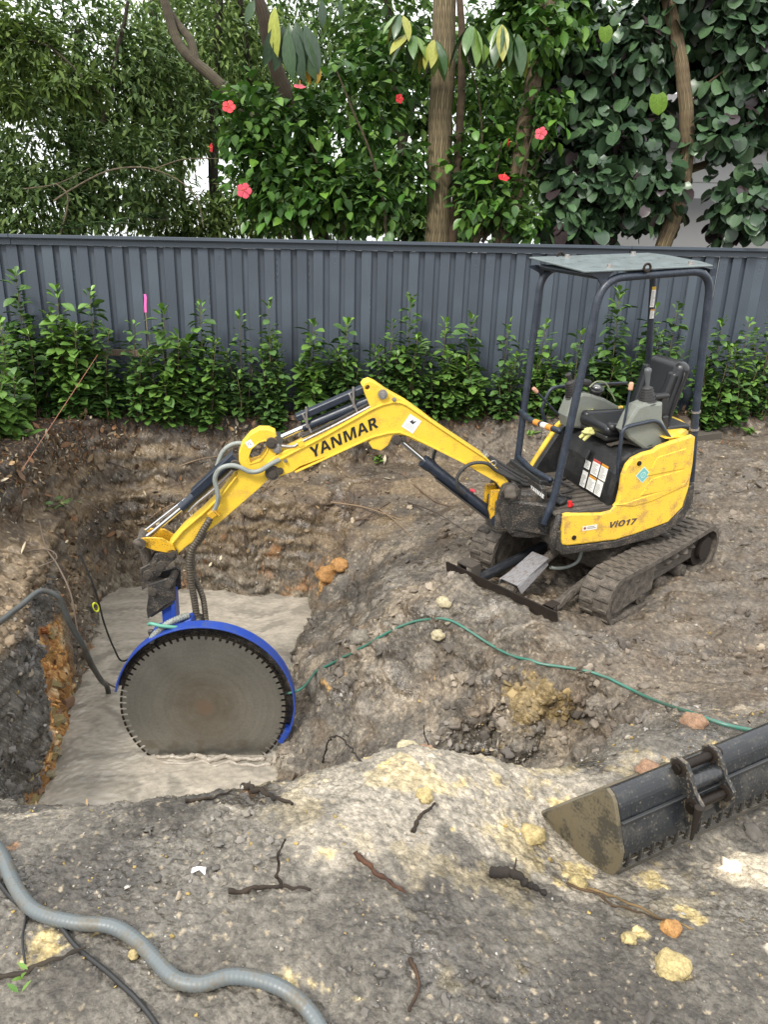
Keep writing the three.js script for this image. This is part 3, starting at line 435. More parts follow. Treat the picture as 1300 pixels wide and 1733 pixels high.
// ---------- trees behind the fence ----------
const SMALL = leafGeo(1, .34, { rows: 3, droop: .2, fold: .2, wide: .45 }), OVAL = leafGeo(1, .62, { rows: 4, droop: .2, fold: .25, wide: .42 }), HEART = leafGeo(1, 1.0, { rows: 7, droop: .22, fold: .16, wide: .36, heart: .09, wave: .012 }), STRAP = leafGeo(1, .36, { rows: 6, droop: .25, fold: .2, wide: .5, wave: .01 });
const white = leafMat([1, 1, 1], .42), whiteThin = leafMat([1, 1, 1], .7, .45);
const Lobe = (px, py, z, rx, ry, rz, n) => { const p = atZ(px, py, z); return [p.x, p.y, p.z, rx, ry, rz, n]; };
const P = (px, py, z) => atZ(px, py, z);
function tree(name, label, limbs, barkColour, group) { const t = thing(name, label, 'tree', [0, 0, 0], group); const m = bark(barkColour); limbs.forEach((l, i) => part(i ? 'limb' : 'trunk', l, m, t)); return t; }
{
  // dark fine-leaved evergreens on the left
  const dark = [[.12, .21, .055], [.165, .265, .07], [.08, .15, .045], [.23, .33, .1]], G = 'trees behind the fence';
  let t = tree('evergreen_tree', 'dark fine-leaved evergreen tree behind the fence corner, left of the bare leaning limb', [limb([[-4.6, 0, -11], [-4.5, 2, -11.1], [-4.2, 4.4, -11.2]], .12, .05), limb([[-4.5, 2, -11.1], [-3.9, 3.2, -10.9], [-3.4, 4.6, -10.8]], .06, .02)], [.08, .065, .05], G);
  crown(t, 'crown', crownLeaves([Lobe(40, 230, -10.6, 1.0, .9, .6, 230), Lobe(170, 120, -11.2, 1.1, .9, .6, 220), Lobe(60, 60, -11.2, 1.1, .9, .6, 180), Lobe(210, 300, -10.5, .8, .6, .5, 190), Lobe(60, 350, -10, .9, .5, .4, 220), Lobe(280, 190, -11.5, .8, .9, .5, 130)], 17, .12, { spread: .17 }), SMALL, whiteThin, dark);
  t = tree('evergreen_tree', 'dense dark evergreen tree behind the bare leaning limb', [limb([[-2.7, 0, -12.2], [-2.75, 3, -12.3], [-2.5, 5.4, -12.2]], .1, .05), limb([[-2.2, 0, -12.4], [-2.1, 3, -12.5], [-2.3, 5.4, -12.2]], .07, .04), limb([[-3.1, 0, -12], [-3.2, 2.6, -12.1], [-3.5, 5, -12.2]], .06, .04)], [.06, .05, .04], G);
  crown(t, 'crown', crownLeaves([Lobe(330, 60, -12.4, 1.2, .8, .6, 190), Lobe(420, 110, -12.6, .9, .9, .5, 150), Lobe(310, 370, -11.8, .8, .35, .4, 170), Lobe(220, 210, -12.2, .7, .8, .5, 180), Lobe(430, 340, -12, .6, .5, .4, 150), Lobe(320, 190, -12.6, .8, .5, .4, 120)], 16, .12, { spread: .18 }), SMALL, whiteThin, dark.map(c => [c[0] * 1.5, c[1] * 1.4, c[2] * 1.4]));
  // paler far tree behind
  t = tree('feathery_tree', 'pale green feathery tree far behind, between the leaning limb and the thick trunk', [limb([[-1.2, 0, -17], [-1.0, 3, -17], [-.8, 7, -17]], .16, .06)], [.12, .1, .08], G);
  crown(t, 'crown', crownLeaves([Lobe(470, 60, -17, 2.0, 1.5, 1, 420), Lobe(600, 130, -17.4, 1.3, 1.2, 1, 190), Lobe(330, 100, -17.5, 1.5, 1.6, 1, 300), Lobe(560, 330, -16.5, 1.6, .8, .8, 220), Lobe(880, 120, -18, 1.8, 1.5, 1, 190), Lobe(1000, 330, -17, 1.6, .7, .8, 190)], 15, .17, { spread: .3 }), SMALL, whiteThin, [[.16, .28, .08], [.2, .34, .1], [.12, .21, .07]]);
  t = tree('leafy_tree', 'mid-green leafy tree filling the view behind the thick trunk', [limb([P(690, 460, -13), P(680, 250, -13), P(660, 60, -13), P(650, -60, -13)], .08, .05), limb([P(680, 250, -13), P(720, 120, -13), P(760, 20, -13)], .04, .02), limb([P(840, 440, -13.4), P(830, 220, -13.4), P(860, 40, -13.4)], .06, .03)], [.12, .1, .08], G);
  crown(t, 'crown', crownLeaves([Lobe(650, 60, -13, .9, .7, .5, 70), Lobe(690, 200, -13.2, .7, .6, .4, 50), Lobe(650, 330, -12.8, .9, .5, .4, 90), Lobe(800, 120, -13.4, .8, .8, .5, 80), Lobe(830, 300, -13.2, .8, .7, .4, 130), Lobe(930, 220, -13.6, .8, .9, .4, 110), Lobe(740, 380, -12.6, .9, .25, .3, 90), Lobe(980, 60, -13.6, .9, .6, .4, 90)], 13, .16, { spread: .2 }), OVAL, whiteThin, [[.1, .2, .05], [.14, .26, .06], [.2, .33, .08], [.07, .14, .045]]);
  // light feathery branch reaching in at the top left
  t = tree('willowy_tree', 'light yellow-green willowy tree arching in over the fence corner', [limb([P(-120, 330, -9.6), P(-60, 130, -9.5), P(60, 70, -9.3), P(170, 160, -9.2)], .03, .006), limb([P(-60, 130, -9.5), P(40, 40, -9.4), P(110, 110, -9.3)], .018, .005)], [.12, .1, .07], G);
  { const L = crownLeaves([Lobe(45, 80, -9.35, .42, .28, .22, 60), Lobe(120, 140, -9.25, .34, .16, .2, 46), Lobe(20, 160, -9.4, .3, .2, .2, 34), Lobe(-20, 40, -9.4, .4, .3, .2, 40)], 14, .13, { spread: .09, hang: .25 }); heroes(t, L, 220, SMALL, [[.17, .27, .06], [.22, .32, .07], [.13, .22, .05]].map(c => leafMat(c, .45, .35))); crown(t, 'crown', L, SMALL, whiteThin, [[.17, .27, .06], [.22, .32, .07], [.12, .2, .05]]); }
  // bare leaning limb
  t = tree('leaning_tree', 'bare grey forked limb leaning across in front of the evergreens', [limb([P(520, 470, -9.9), P(470, 280, -9.8), P(425, 208, -9.75), P(370, 140, -9.7), P(330, 105, -9.7), P(300, 70, -9.7), P(270, -30, -9.7)], .075, .05, 40), limb([P(332, 108, -9.7), P(322, 70, -9.75), P(300, 40, -9.8), P(262, -20, -9.85)], .05, .04)], [.17, .15, .12], G);
  // the grey vine-like sticks at mid left
  t = tree('bare_sapling', 'thin bare arching sapling in front of the dark evergreens', [limb([P(90, 340, -9.3), P(180, 290, -9.3), P(260, 287, -9.3), P(330, 330, -9.3), P(345, 385, -9.3)], .012, .006), limb([P(40, 320, -9.3), P(100, 310, -9.3), P(150, 285, -9.3)], .008, .004), limb([P(262, 285, -9.3), P(310, 270, -9.35), P(375, 268, -9.4)], .008, .004), limb([P(100, 410, -9.3), P(115, 330, -9.3), P(95, 310, -9.3)], .012, .008)], [.3, .26, .2], G);
}
{
  const G = 'trees behind the fence';
  // thick trunk
  let t = tree('broad_tree', 'thick straight mottled grey-brown trunk rising behind the fence', [limb([P(738, 430, -9.6), P(741, 400, -9.6), P(744, 250, -9.6), P(750, 100, -9.6), P(752, -60, -9.6)], .165, .125, 30, .015)], [.3, .255, .175], G);
  { // whorls of long drooping leaves on it
    const L = []; const whorl = (px, py, z, n, len, tilt) => { const c = P(px, py, z); for (let k = 0; k < n; k++) { const a = k / n * 6.28 + rr(-.2, .2), d = V(Math.cos(a) * .75, -tilt + rr(-.25, .2), Math.sin(a) * .75).normalize(); L.push({ p: c.clone().addScaledVector(d, .05), q: leafQuat(d, rr(-.3, .3)), s: len * rr(.85, 1.1) }); } };
    whorl(700, 55, -9.2, 8, .34, .5); whorl(735, 62, -9.15, 8, .36, .9); whorl(800, 38, -9.1, 9, .4, .9); whorl(850, 35, -9.1, 9, .42, 1.1); whorl(875, 50, -9.15, 5, .4, 1.3); whorl(680, 20, -9.2, 7, .3, .7);
    heroes(t, L, 60, STRAP, [leafMat([.16, .27, .06], .36), leafMat([.09, .18, .05], .32), leafMat([.35, .36, .07], .4), leafMat([.06, .12, .05], .3)]);
  }
  tree('slender_tree', 'slender brown stem standing close beside the thick trunk', [limb([P(764, 430, -9.5), P(770, 370, -9.5), P(779, 200, -9.5), P(782, 80, -9.5), P(776, -40, -9.5)], .055, .035), limb([P(767, 400, -9.5), P(785, 330, -9.5), P(800, 295, -9.5)], .05, .02)], [.17, .12, .08], G);
  t = tree('crooked_tree', 'crooked brown trunk with a sawn stub leaning beside the hibiscus', [limb([P(850, 430, -9.35), P(868, 350, -9.35), P(888, 220, -9.4), P(908, 120, -9.5), P(935, -30, -9.6)], .115, .08), limb([P(815, 410, -9.4), P(850, 360, -9.4), P(880, 320, -9.4), P(925, 250, -9.4)], .025, .012), limb([P(800, 420, -9.4), P(812, 400, -9.4), P(845, 362, -9.4)], .035, .028)], [.24, .185, .135], G);
  crown(t, 'crown', crownLeaves([Lobe(930, 60, -9.9, .5, .4, .4, 60), Lobe(900, 15, -10, .5, .3, .4, 40)], 11, .15, { spread: .15 }), OVAL, white, [[.06, .14, .025], [.1, .2, .04]]);
  t = tree('umbrella_tree', 'dark leaning trunk carrying a rosette of large hanging leaves, one yellow', [limb([P(545, 430, -9.7), P(528, 260, -9.6), P(490, 170, -9.5), P(462, 100, -9.4), P(440, 10, -9.3), P(420, -40, -9.3)], .1, .06)], [.1, .075, .055], G);
  { const mats = [leafMat([.045, .085, .05], .25), leafMat([.055, .11, .05], .28)], yl = leafMat([.38, .42, .07], .4), or = leafMat([.6, .36, .03], .4);
    for (const [px, py, dx, dy, s, m] of [[480, 42, -.25, -1, .44, 0], [487, 50, .05, -1, .46, 1], [497, 48, .2, -1, .5, 0], [508, 48, .45, -1, .5, 1], [470, 40, -.5, -1, .42, 0], [515, 42, .75, -1, .46, 0], [490, 40, 0, -.9, .4, 1], [500, 38, .3, -.8, .4, 0], [465, 12, -.1, -1, .45, 2], [545, 0, .1, -1, .25, 0], [430, 0, -.3, -.5, .25, 1], [575, 0, .2, -1, .16, 0], [520, 115, .2, -1, .16, 3], [540, 112, -.1, -1, .17, 3]]) {
      const c = P(px, py, -9.0 + rr(-.08, .05)), f = part('leaf', STRAP, m === 2 ? yl : m === 3 ? or : mats[m], t, m === 2 ? 'yellow-green leaf' : m === 3 ? 'orange-yellow leaf' : undefined); f.position.copy(c); f.quaternion.copy(leafQuat(V(dx * .6, dy, .25), rr(-.5, .5), V(0, .3, 1))); f.scale.setScalar(s); } }
  // hibiscus bush with red flowers
  t = tree('hibiscus_bush', 'bright green hibiscus bush with red flowers, left of the thick trunk', [limb([P(600, 430, -9.2), P(560, 330, -9.2), P(520, 230, -9.2)], .03, .012), limb([P(655, 400, -9.1), P(640, 300, -9.1), P(600, 190, -9.1), P(570, 120, -9.1)], .018, .008), limb([P(480, 420, -9.2), P(450, 330, -9.2), P(430, 200, -9.2)], .02, .008), limb([P(540, 420, -9.2), P(500, 300, -9.2), P(490, 240, -9.2)], .02, .008)], [.15, .12, .07], G);
  const hib = [[.065, .17, .026], [.1, .24, .036], [.045, .12, .022], [.16, .32, .05]];
  let L = crownLeaves([Lobe(500, 330, -9.2, .55, .42, .25, 56), Lobe(580, 330, -9.2, .45, .4, .25, 48), Lobe(420, 200, -9.2, .34, .36, .2, 30), Lobe(500, 220, -9.3, .4, .35, .25, 34), Lobe(440, 290, -9.2, .35, .5, .2, 36), Lobe(640, 360, -9.2, .3, .25, .2, 22), Lobe(600, 200, -9.5, .5, .5, .3, 36), Lobe(650, 120, -9.8, .5, .6, .3, 40), Lobe(680, 300, -9.5, .35, .4, .2, 26)], 12, .14, { spread: .14 });
  heroes(t, L, 290, OVAL, hib.map(c => leafMat(c, .38))); crown(t, 'crown', L, OVAL, whiteThin, hib);
  const petal = leafGeo(1, .9, { rows: 5, wide: .7, droop: .25, fold: -.1, wave: .03 }), red = leafMat([.75, .025, .045], .55), pink = leafMat([.75, .06, .12], .55), sty = std([.8, .3, .1], .6);
  const flower = (par, px, py, z, s, m, face) => { const c = P(px, py, z), f = part('flower', [0, 1, 2, 3, 4].map(k => { const a = k * 1.2566, g = petal.clone(); const d = V(Math.cos(a), Math.sin(a), .35); g.applyMatrix4(new THREE.Matrix4().compose(V(0, 0, 0), leafQuat(d, 0, V(0, 0, 1)), V(s, s, s))); return g; }), m, par); f.position.copy(c); f.quaternion.setFromUnitVectors(V(0, 0, 1), face.normalize()); part('stamen', rod([0, 0, 0], [0, .01, s * .9], s * .05), sty, f); };
  flower(t, 387, 181, -8.9, .075, red, V(.1, .5, 1)); flower(t, 413, 323, -8.85, .085, pink, V(.1, .2, 1)); flower(t, 507, 147, -9.0, .07, pink, V(.1, 1, .5)); flower(t, 358, 250, -9.0, .05, red, V(-1, 0, .6)); flower(t, 676, 167, -9.2, .05, red, V(.5, 0, 1));
  t = tree('hibiscus_bush', 'bright green hibiscus bush with red flowers, right of the thick trunk', [limb([P(800, 420, -9.2), P(830, 330, -9.2), P(850, 240, -9.2)], .025, .01), limb([P(860, 400, -9.2), P(880, 300, -9.2), P(915, 190, -9.2)], .02, .008), limb([P(800, 420, -9.3), P(815, 200, -9.4), P(790, 90, -9.5)], .015, .008)], [.15, .12, .07], G);
  L = crownLeaves([Lobe(855, 260, -9.5, .4, .32, .22, 36), Lobe(830, 340, -9.2, .36, .3, .2, 34), Lobe(920, 190, -9.2, .2, .25, .15, 16), Lobe(900, 370, -9.2, .25, .16, .15, 14), Lobe(800, 270, -9.4, .25, .4, .2, 22), Lobe(930, 60, -9.3, .35, .25, .2, 26), Lobe(830, 150, -9.9, .5, .6, .3, 34)], 11, .13, { spread: .13 });
  heroes(t, L, 240, OVAL, hib.map(c => leafMat(c, .38))); crown(t, 'crown', L, OVAL, whiteThin, hib);
  flower(t, 853, 301, -8.9, .065, red, V(.1, .9, .7)); flower(t, 860, 241, -9, .045, red, V(1, 0, .4)); flower(t, 916, 226, -8.9, .07, pink, V(-.5, .3, 1));
  // dark round-leaved cottonwood on the right
  t = tree('cottonwood_tree', 'large dark tree with round heart-shaped leaves behind the right of the fence', [limb([P(1118, 430, -9.45), P(1140, 370, -9.45), P(1160, 290, -9.5), P(1163, 200, -9.5), P(1150, 90, -9.6), P(1125, -30, -9.7)], .1, .07, 30), limb([P(1165, 185, -9.9), P(1190, 150, -9.8), P(1240, 110, -9.7)], .02, .01), limb([P(1160, 290, -9.9), P(1230, 260, -9.8), P(1250, 200, -9.8)], .05, .025), limb([P(1160, 165, -9.9), P(1130, 75, -9.8), P(1070, 50, -9.7)], .025, .01), limb([P(1010, 420, -9.7), P(1040, 330, -9.7), P(1060, 230, -9.7)], .03, .015)], [.3, .24, .165], G);
  const cot = [[.05, .1, .052], [.07, .13, .068], [.04, .078, .046], [.09, .165, .08]], plum = [.05, .035, .042];
  L = crownLeaves([Lobe(985, 130, -9.8, .42, .5, .3, 34), Lobe(1070, 80, -9.8, .42, .4, .3, 36), Lobe(1050, 225, -9.6, .5, .28, .28, 40), Lobe(990, 320, -9.5, .45, .3, .28, 38), Lobe(1085, 320, -9.4, .36, .26, .2, 26), Lobe(1245, 80, -9.8, .45, .5, .3, 38), Lobe(1275, 340, -9.3, .36, .36, .3, 36), Lobe(1215, 230, -9.5, .25, .2, .2, 12), Lobe(950, 30, -10, .5, .4, .3, 26), Lobe(1295, 180, -9.7, .35, .4, .3, 22), Lobe(970, 375, -9.4, .4, .14, .2, 18), Lobe(1190, -10, -9.9, .7, .3, .4, 30), Lobe(1010, 200, -10.4, .8, .6, .3, 70), Lobe(1200, 60, -10.5, .8, .6, .3, 60), Lobe(1080, 330, -10.3, .6, .3, .3, 40)], 14, .148, { spread: .19, hang: .8 });
  heroes(t, L, 298, HEART, [...cot, ...cot, ...cot, plum].map(c => leafMat(c, .32))); crown(t, 'crown', L, HEART, leafMat([1, 1, 1], .34), [...cot, ...cot, ...cot, plum]);
  for (const [px, py, s, c] of [[936, 350, .2, [.2, .36, .04]], [750 + 274, 46, .15, [.2, .36, .04]]]) { const f = part('leaf', HEART, leafMat(c, .45, .4), t, 'bright yellow-green leaf'); f.position.copy(P(px === 936 ? 1113 : px, px === 936 ? 160 : py, -9.05)); f.quaternion.copy(leafQuat(V(.2, -1, .3), 0, V(0, .2, 1))); f.scale.setScalar(s); }
  // low pale ferns and understorey just behind the fence
  for (const [px, py, n] of [[190, 380, 26], [270, 372, 30], [120, 388, 20]]) {
    const f = thing('fern', 'low fern fronds just showing over the fence capping', 'fern', P(px, 440, -9.2).toArray(), 'ferns behind the fence'); const c = P(px, py, -9.2).sub(f.position);
    for (let k = 0; k < 9; k++) { const a = rr(0, 6.28), d = V(Math.cos(a), rr(.2, .6), Math.sin(a) * .6).normalize(), geos = []; for (let i = 0; i < n; i++) { const u = (i >> 1) / (n / 2), s = i & 1 ? 1 : -1, side = V(-d.z, 0, d.x).multiplyScalar(s), g = SMALL.clone(), ln = .13 * (1 - u * .75); g.applyMatrix4(MM.clone().compose(c.clone().addScaledVector(d, u * .42).add(V(0, -.18 * u * u, 0)), leafQuat(side.addScaledVector(d, .5), 0), V(ln, ln, ln))); geos.push(g); } part('frond', geos, leafMat(pick([[.08, .17, .06], [.1, .2, .07]]), .5), f); }
  }
}
// ---------- pale house beyond the trees ----------
{
  const H = thing('house', 'pale rendered house with block walls glimpsed through the dark round-leaved tree', 'house', [7.2, 0, -13.5]); H.rotation.y = -.12;
  const wall = std([.62, .63, .62], .8, 0, { bumpMap: grainBump, bumpScale: .002 }), grey = std([.2, .2, .2], .7), glass = new THREE.MeshPhysicalMaterial({ color: lin(.05, .06, .07), roughness: .08 });
  part('wall', boxUV(box(7.4, 3.7, .2, [.2, 1.85, -.2], undefined, .01)), wall, H); part('roof', [boxUV(box(8, .16, 2.4, [.2, 3.86, .2], [-.12, 0, 0], .02)), box(7.8, .2, .06, [.2, 3.6, .12])], grey, H); part('plinth', boxUV(box(7.5, .8, .1, [.2, 2.35, -.06], undefined, .01)), grey, H);
  for (let j = 0; j < 6; j++) for (let i = 0; i < 12; i++) { if (j > 0 && j < 4 && i > 5 && i < 8) continue; part('block', boxUV(box(.59, j === 2 ? .25 : .29, .03, [-3.2 + i * .6 + (j & 1) * .3 - .15, 2.85 + (j - 3) * .3, -.085], undefined, .008)), wall, H); }
  for (const x of [.4, 1.6]) { const w = part('window', [box(1.0, .06, .06, [x, 3.2, -.04]), box(1.0, .06, .06, [x, 2.1, -.04]), box(.06, 1.1, .06, [x - .5, 2.65, -.04]), box(.06, 1.1, .06, [x + .5, 2.65, -.04]), box(.04, 1.1, .05, [x, 2.65, -.04])], wall, H); part('pane', box(.96, 1.05, .02, [x, 2.65, -.06]), glass, w); }
}
// ---------- the mini excavator ----------
const font = await new FontLoader().loadAsync('fonts/droid/droid_sans_bold.typeface.json');
function lettering(s, h, depth = .002, slant = 0, stretch = 1) { const g = new TextGeometry(s, { font, size: h, depth, curveSegments: 4, bevelEnabled: false }); g.computeBoundingBox(); const b = g.boundingBox; g.translate(-(b.min.x + b.max.x) / 2, -(b.min.y + b.max.y) / 2, 0); g.applyMatrix4(new THREE.Matrix4().set(stretch, slant, 0, 0, 0, 1, 0, 0, 0, 0, 1, 0, 0, 0, 0, 1)); return g; }
const dirtMap = (base, dirt, amt, fine) => tex(512, (u, v) => { const a = fbm(u * 7, v * 7, 3, 6, 7), b = noise(u * 70, v * 70, 2, 70), c = noise(u * 34, v * 50, 8, 34); let t = sstep(-.1, .5, a + .3 * b) * amt * .8 + (b > fine ? .55 : 0) + (c > fine + .08 ? .4 : 0); const k = 1 + .05 * a; return mixc(base.map(q => q * k), dirt, clamp(t)); }, true, 1.6);
const scuff = tex(512, (u, v) => [0, .45 + .3 * fbm(u * 6, v * 6, 5, 5, 6) + .12 * noise(u * 80, v * 8, 2, 8), 0], false, 1.6);
const paintMat = (map, rough = 1) => new THREE.MeshPhysicalMaterial({ map, roughnessMap: scuff, roughness: rough, clearcoat: .12, clearcoatRoughness: .4, side: THREE.DoubleSide });
const yellow = paintMat(dirtMap([.885, .74, .23], [.72, .57, .27], .8, .54)), yellowDirty = paintMat(dirtMap([.89, .73, .24], [.66, .52, .3], 1.15, .5), 1.15), yellowMud = paintMat(dirtMap([.82, .64, .16], [.4, .31, .18], 1.3, .48));
const blackPaint = paintMat(dirtMap([.13, .145, .17], [.36, .33, .29], .45, .46)), blackMud = paintMat(dirtMap([.16, .155, .15], [.4, .36, .31], 1.2, .3), 1.2), blackPlastic = paintMat(dirtMap([.12, .125, .13], [.34, .31, .27], .35, .45), 1.05);
const tubePaint = paintMat(dirtMap([.14, .17, .215], [.3, .32, .35], .35, .44), .9), hydro = paintMat(dirtMap([.12, .15, .2], [.3, .3, .3], .4, .44), .8);
const mudTex = tex(512, (u, v) => { const a = fbm(u * 8, v * 8, 3, 5, 8), b = noise(u * 60, v * 60, 1, 60); const k = .3 + .2 * a + .08 * b; return [k * 1.06, k * .97, k * .86]; }, true, 2), mudBump = tex(512, (u, v) => [.5 + .5 * fbm(u * 14, v * 14, 3, 5, 14)], false, 2);
const mudMat = new THREE.MeshStandardMaterial({ map: mudTex, bumpMap: mudBump, bumpScale: .012, roughness: .82, side: THREE.DoubleSide }), mudDark = mudMat;
const chrome = std([.6, .6, .6], .22, 1), steel = std([.34, .32, .3], .42, .85, { bumpMap: mudBump, bumpScale: .002 }), rusty = std([.16, .105, .065], .8, .1, { map: mudTex }), rubber = std([.035, .034, .033], .6, 0, { bumpMap: mudBump, bumpScale: .003 });
const greyPlastic = paintMat(dirtMap([.47, .485, .455], [.38, .36, .31], .3, .5), 1.1), vinyl = new THREE.MeshPhysicalMaterial({ color: lin(.011, .012, .014), roughness: .36, clearcoat: .15, bumpMap: grainBump, bumpScale: .0012, side: THREE.DoubleSide }), knobMat = std([.55, .3, .2], .6), greyHose = paintMat(dirtMap([.52, .55, .53], [.35, .32, .28], .8, .35), 1.3), lugMat = mudDark;
function sticker(w, h, draw, res = 700) { const m = new THREE.MeshStandardMaterial({ map: canvasTex(Math.round(w * res), Math.round(h * res), draw), roughness: .45 }); const g = new THREE.BoxGeometry(w, h, .0016); return [g, m]; }
const safety = (head, seed) => (x, w, h) => { const r = mulberry(seed); x.fillStyle = '#e4e2da'; x.fillRect(0, 0, w, h); x.fillStyle = head; x.fillRect(0, 0, w, h * .16); x.fillStyle = '#555'; for (let y = h * .24; y < h * .95; y += h * .055) x.fillRect(w * .08, y, w * (.4 + .44 * r()), Math.max(1, h * .018)); x.fillStyle = '#8a7a60'; for (let i = 0; i < 14; i++) { x.globalAlpha = .35 * r(); x.fillRect(w * r(), h * r(), 2 + 4 * r(), 2 + 4 * r()); } x.globalAlpha = 1; };
{
  const X = thing('mini_excavator', 'muddy yellow and black mini excavator with canopy reaching its arm into the pit', 'excavator', [1.703, -.604, -5.5]); X.rotation.set(3.46 * D2R, 0, 2.4 * D2R, 'XYZ');
  const frameOf = (yaw, o = [0, 0, 0]) => new THREE.Matrix4().makeTranslation(...o).multiply(new THREE.Matrix4().makeRotationY(yaw * D2R));
  const HF = frameOf(197.5), UF = frameOf(222), foot = V(.853, .777, 0).applyMatrix4(HF), BF = frameOf(190, foot.toArray());
  const inF = F => (name, geos, mat, parent = X, label) => part(name, merge([geos]).applyMatrix4(F), mat, parent, label);
  const h = inF(HF), u = inF(UF), b = inF(BF);
  // --- house: base, skirt, panels ---
  const plan = []; for (let i = 0; i <= 20; i++) { const a = Math.PI * .5 + Math.PI * i / 20; plan.push([.6 * Math.cos(a) - .02, .47 * Math.sin(a)]); }
  const base = [[.6, -.4], [.6, .4], [.5, .45], ...plan, [.5, -.45]];
  const lay = (pts, y0, y1, bev = .01) => plate(pts.map(([x, z]) => [x, -z]), y0, y1, bev).rotateX(-Math.PI / 2);  // plan outline laid flat: (x, z) -> y0..y1
  h('house_base', boxUV(lay(base, .43, .685)), blackMud);
  h('side_skirt', plate([[.635, .62], [.625, .47], [.58, .425], [.15, .415], [-.2, .455], [-.40, .55], [-.47, .70], [-.455, .84], [-.41, .82], [-.385, .66], [-.27, .555], [0, .5], [.158, .475], [.555, .488], [.598, .53], [.605, .62]], -.475, -.40, .008), blackMud);
  const pnl = [[.60, .545], [.606, .72], [.6, .742], [.56, .745], [.3, .712], [.225, .722], [.18, .77], [.166, .86], [.162, .98], [.14, 1.05], [.1, 1.095], [.02, 1.125], [-.06, 1.135], [-.1, 1.16], [-.2, 1.185], [-.37, 1.215], [-.395, 1.2], [-.41, 1.0], [-.408, .82], [-.38, .665], [-.27, .56], [0, .505], [.158, .482], [.55, .495], [.59, .51]];
  const panel = h('side_panel', plate(pnl, -.482, -.44, .014), yellowDirty);
  h('crease', [plate([[.2, .765], [.12, .765], [-.36, .86], [-.385, .90], [-.37, .84], [-.1, .755], [.05, .735]], -.488, -.478, .004)], yellowDirty, panel);
  for (const [y0, y1, x0] of [[.955, 1.09, -.05], [.81, .93, -.02]]) { const rim = [[x0 + .02, y0], [x0, y0 + .03], [x0 - .045, y1 - .01], [x0 - .075, y1], [-.325, y1 + .035], [-.335, y1], [-.335, y0 + .03], [-.32, y0 + .02]], ins = rim.map(([x, y]) => [lerp(x, -.18, .05), lerp(y, (y0 + y1) / 2 + .01, .1)]);
    h('vent_surround', plate(rim, -.489, -.478, .004, [ins]), yellowDirty, panel); h('vent_panel', plate(ins, -.487, -.479, .001), paintMat(dirtMap([.66, .54, .36], [.52, .43, .3], 1.2, .5), 1.3), panel, 'dusty tan recessed vent panel'); }
  for (const [x, y] of [[.045, 1.055], [.505, .555]]) { h('bolt_recess', rod([x, y, -.4835], [x, y, -.478], .027, .027), yellowDirty, panel); h('panel_bolt', [rod([x, y, -.492], [x, y, -.48], .014, .014, 6), rod([x, y, -.486], [x, y, -.48], .018, .018)], rusty, panel); }
  const badge = lettering('ViO17', .046, .003, .3, 1.25).rotateY(Math.PI).translate(.12, .615, -.483); h('model_lettering', badge, std([.075, .05, .045], .6), panel);
  { const [g, m] = sticker(.115, .036, (x, w, hh) => { x.fillStyle = '#d8d2c2'; x.fillRect(0, 0, w, hh); x.fillStyle = '#7a4038'; x.beginPath(); x.arc(hh * .5, hh * .5, hh * .28, 0, 7); x.fill(); x.fillStyle = '#777'; x.fillRect(hh, hh * .25, w * .5, hh * .15); x.fillRect(hh, hh * .55, w * .6, hh * .15); }); h('dealer_sticker', g.rotateY(Math.PI).translate(.385, .615, -.4838), m, panel); }
  { const [g, m] = sticker(.086, .086, (x, w) => { x.fillStyle = '#cfd8cf'; x.fillRect(0, 0, w, w); x.fillStyle = '#6fa9a4'; x.fillRect(3, 3, w - 6, w - 6); x.strokeStyle = '#c8d8d0'; x.lineWidth = 2; x.beginPath(); x.arc(w / 2, w / 2, w * .22, 0, 7); x.moveTo(w * .2, w * .6); x.lineTo(w * .8, w * .4); x.stroke(); }); h('diamond_sticker', g.rotateZ(Math.PI / 4).rotateY(Math.PI).translate(.0, .965, -.4838), m, panel); }
  const cwPlan = []; for (let i = 0; i <= 18; i++) { const a = Math.PI * .62 + Math.PI * .76 * i / 18; cwPlan.push([.625 * Math.cos(a), .475 * Math.sin(a)]); } cwPlan.push([-.3, -.43], [-.3, .43]);
  h('counterweight', boxUV(lay(cwPlan, .45, .98, .03)), blackMud); h('engine_hood', boxUV(lay(cwPlan.map(([x, z]) => [x * .985, z * .97]), .981, 1.2, .04)), yellow);
  h('hood_recess', box(.2, .05, .3, [-.42, 1.195, -.12], undefined, .02), blackPlastic);
  h('right_panel', plate([[.40, .62], [.385, .76], [.365, .80], [.175, 1.09], [.12, 1.13], [-.1, 1.16], [-.42, 1.19], [-.42, .62]], .43, .478, .012), yellow);
  h('right_liner', plate([[.385, .62], [.37, .77], [.35, .80], [.16, 1.08], [.1, 1.12], [-.1, 1.145], [-.40, 1.18], [-.40, .62]], .375, .43, .006), blackPlastic);
  // --- floor, front cowl ---
  const floor = h('floor_mat', boxUV(box(.50, .022, .84, [.365, .706, -.03], undefined, .006)), mudMat); for (let i = 0; i < 9; i++) h('tread_rib', box(.42, .008, .018, [.36, .719, -.4 + i * .075], undefined, .003), mudMat, floor);
  h('floor_edge', [box(.42, .035, .02, [.40, .728, -.455], [0, 0, -.02], .006)], blackMud);
  const cowl = h('front_cowl', plate([[-.22, .47], [.43, .44], [.45, .62], [.43, .72], [.33, .86], [.31, .875], [-.2, .875], [-.24, .85], [-.25, .8]].map(([z, y]) => [-z, y]), 0, .05, .012).rotateY(Math.PI / 2).translate(.605, 0, 0), blackMud);
  h('cowl_top', box(.11, .04, .5, [.6, .875, .04], [0, 0, .25], .012), blackPlastic, cowl);
  h('brand_lettering', lettering('YANMAR', .031, .002, .15, 1.1).rotateY(Math.PI / 2).translate(.6565, .81, -.31 + .12), std([.7, .7, .68], .5), cowl);
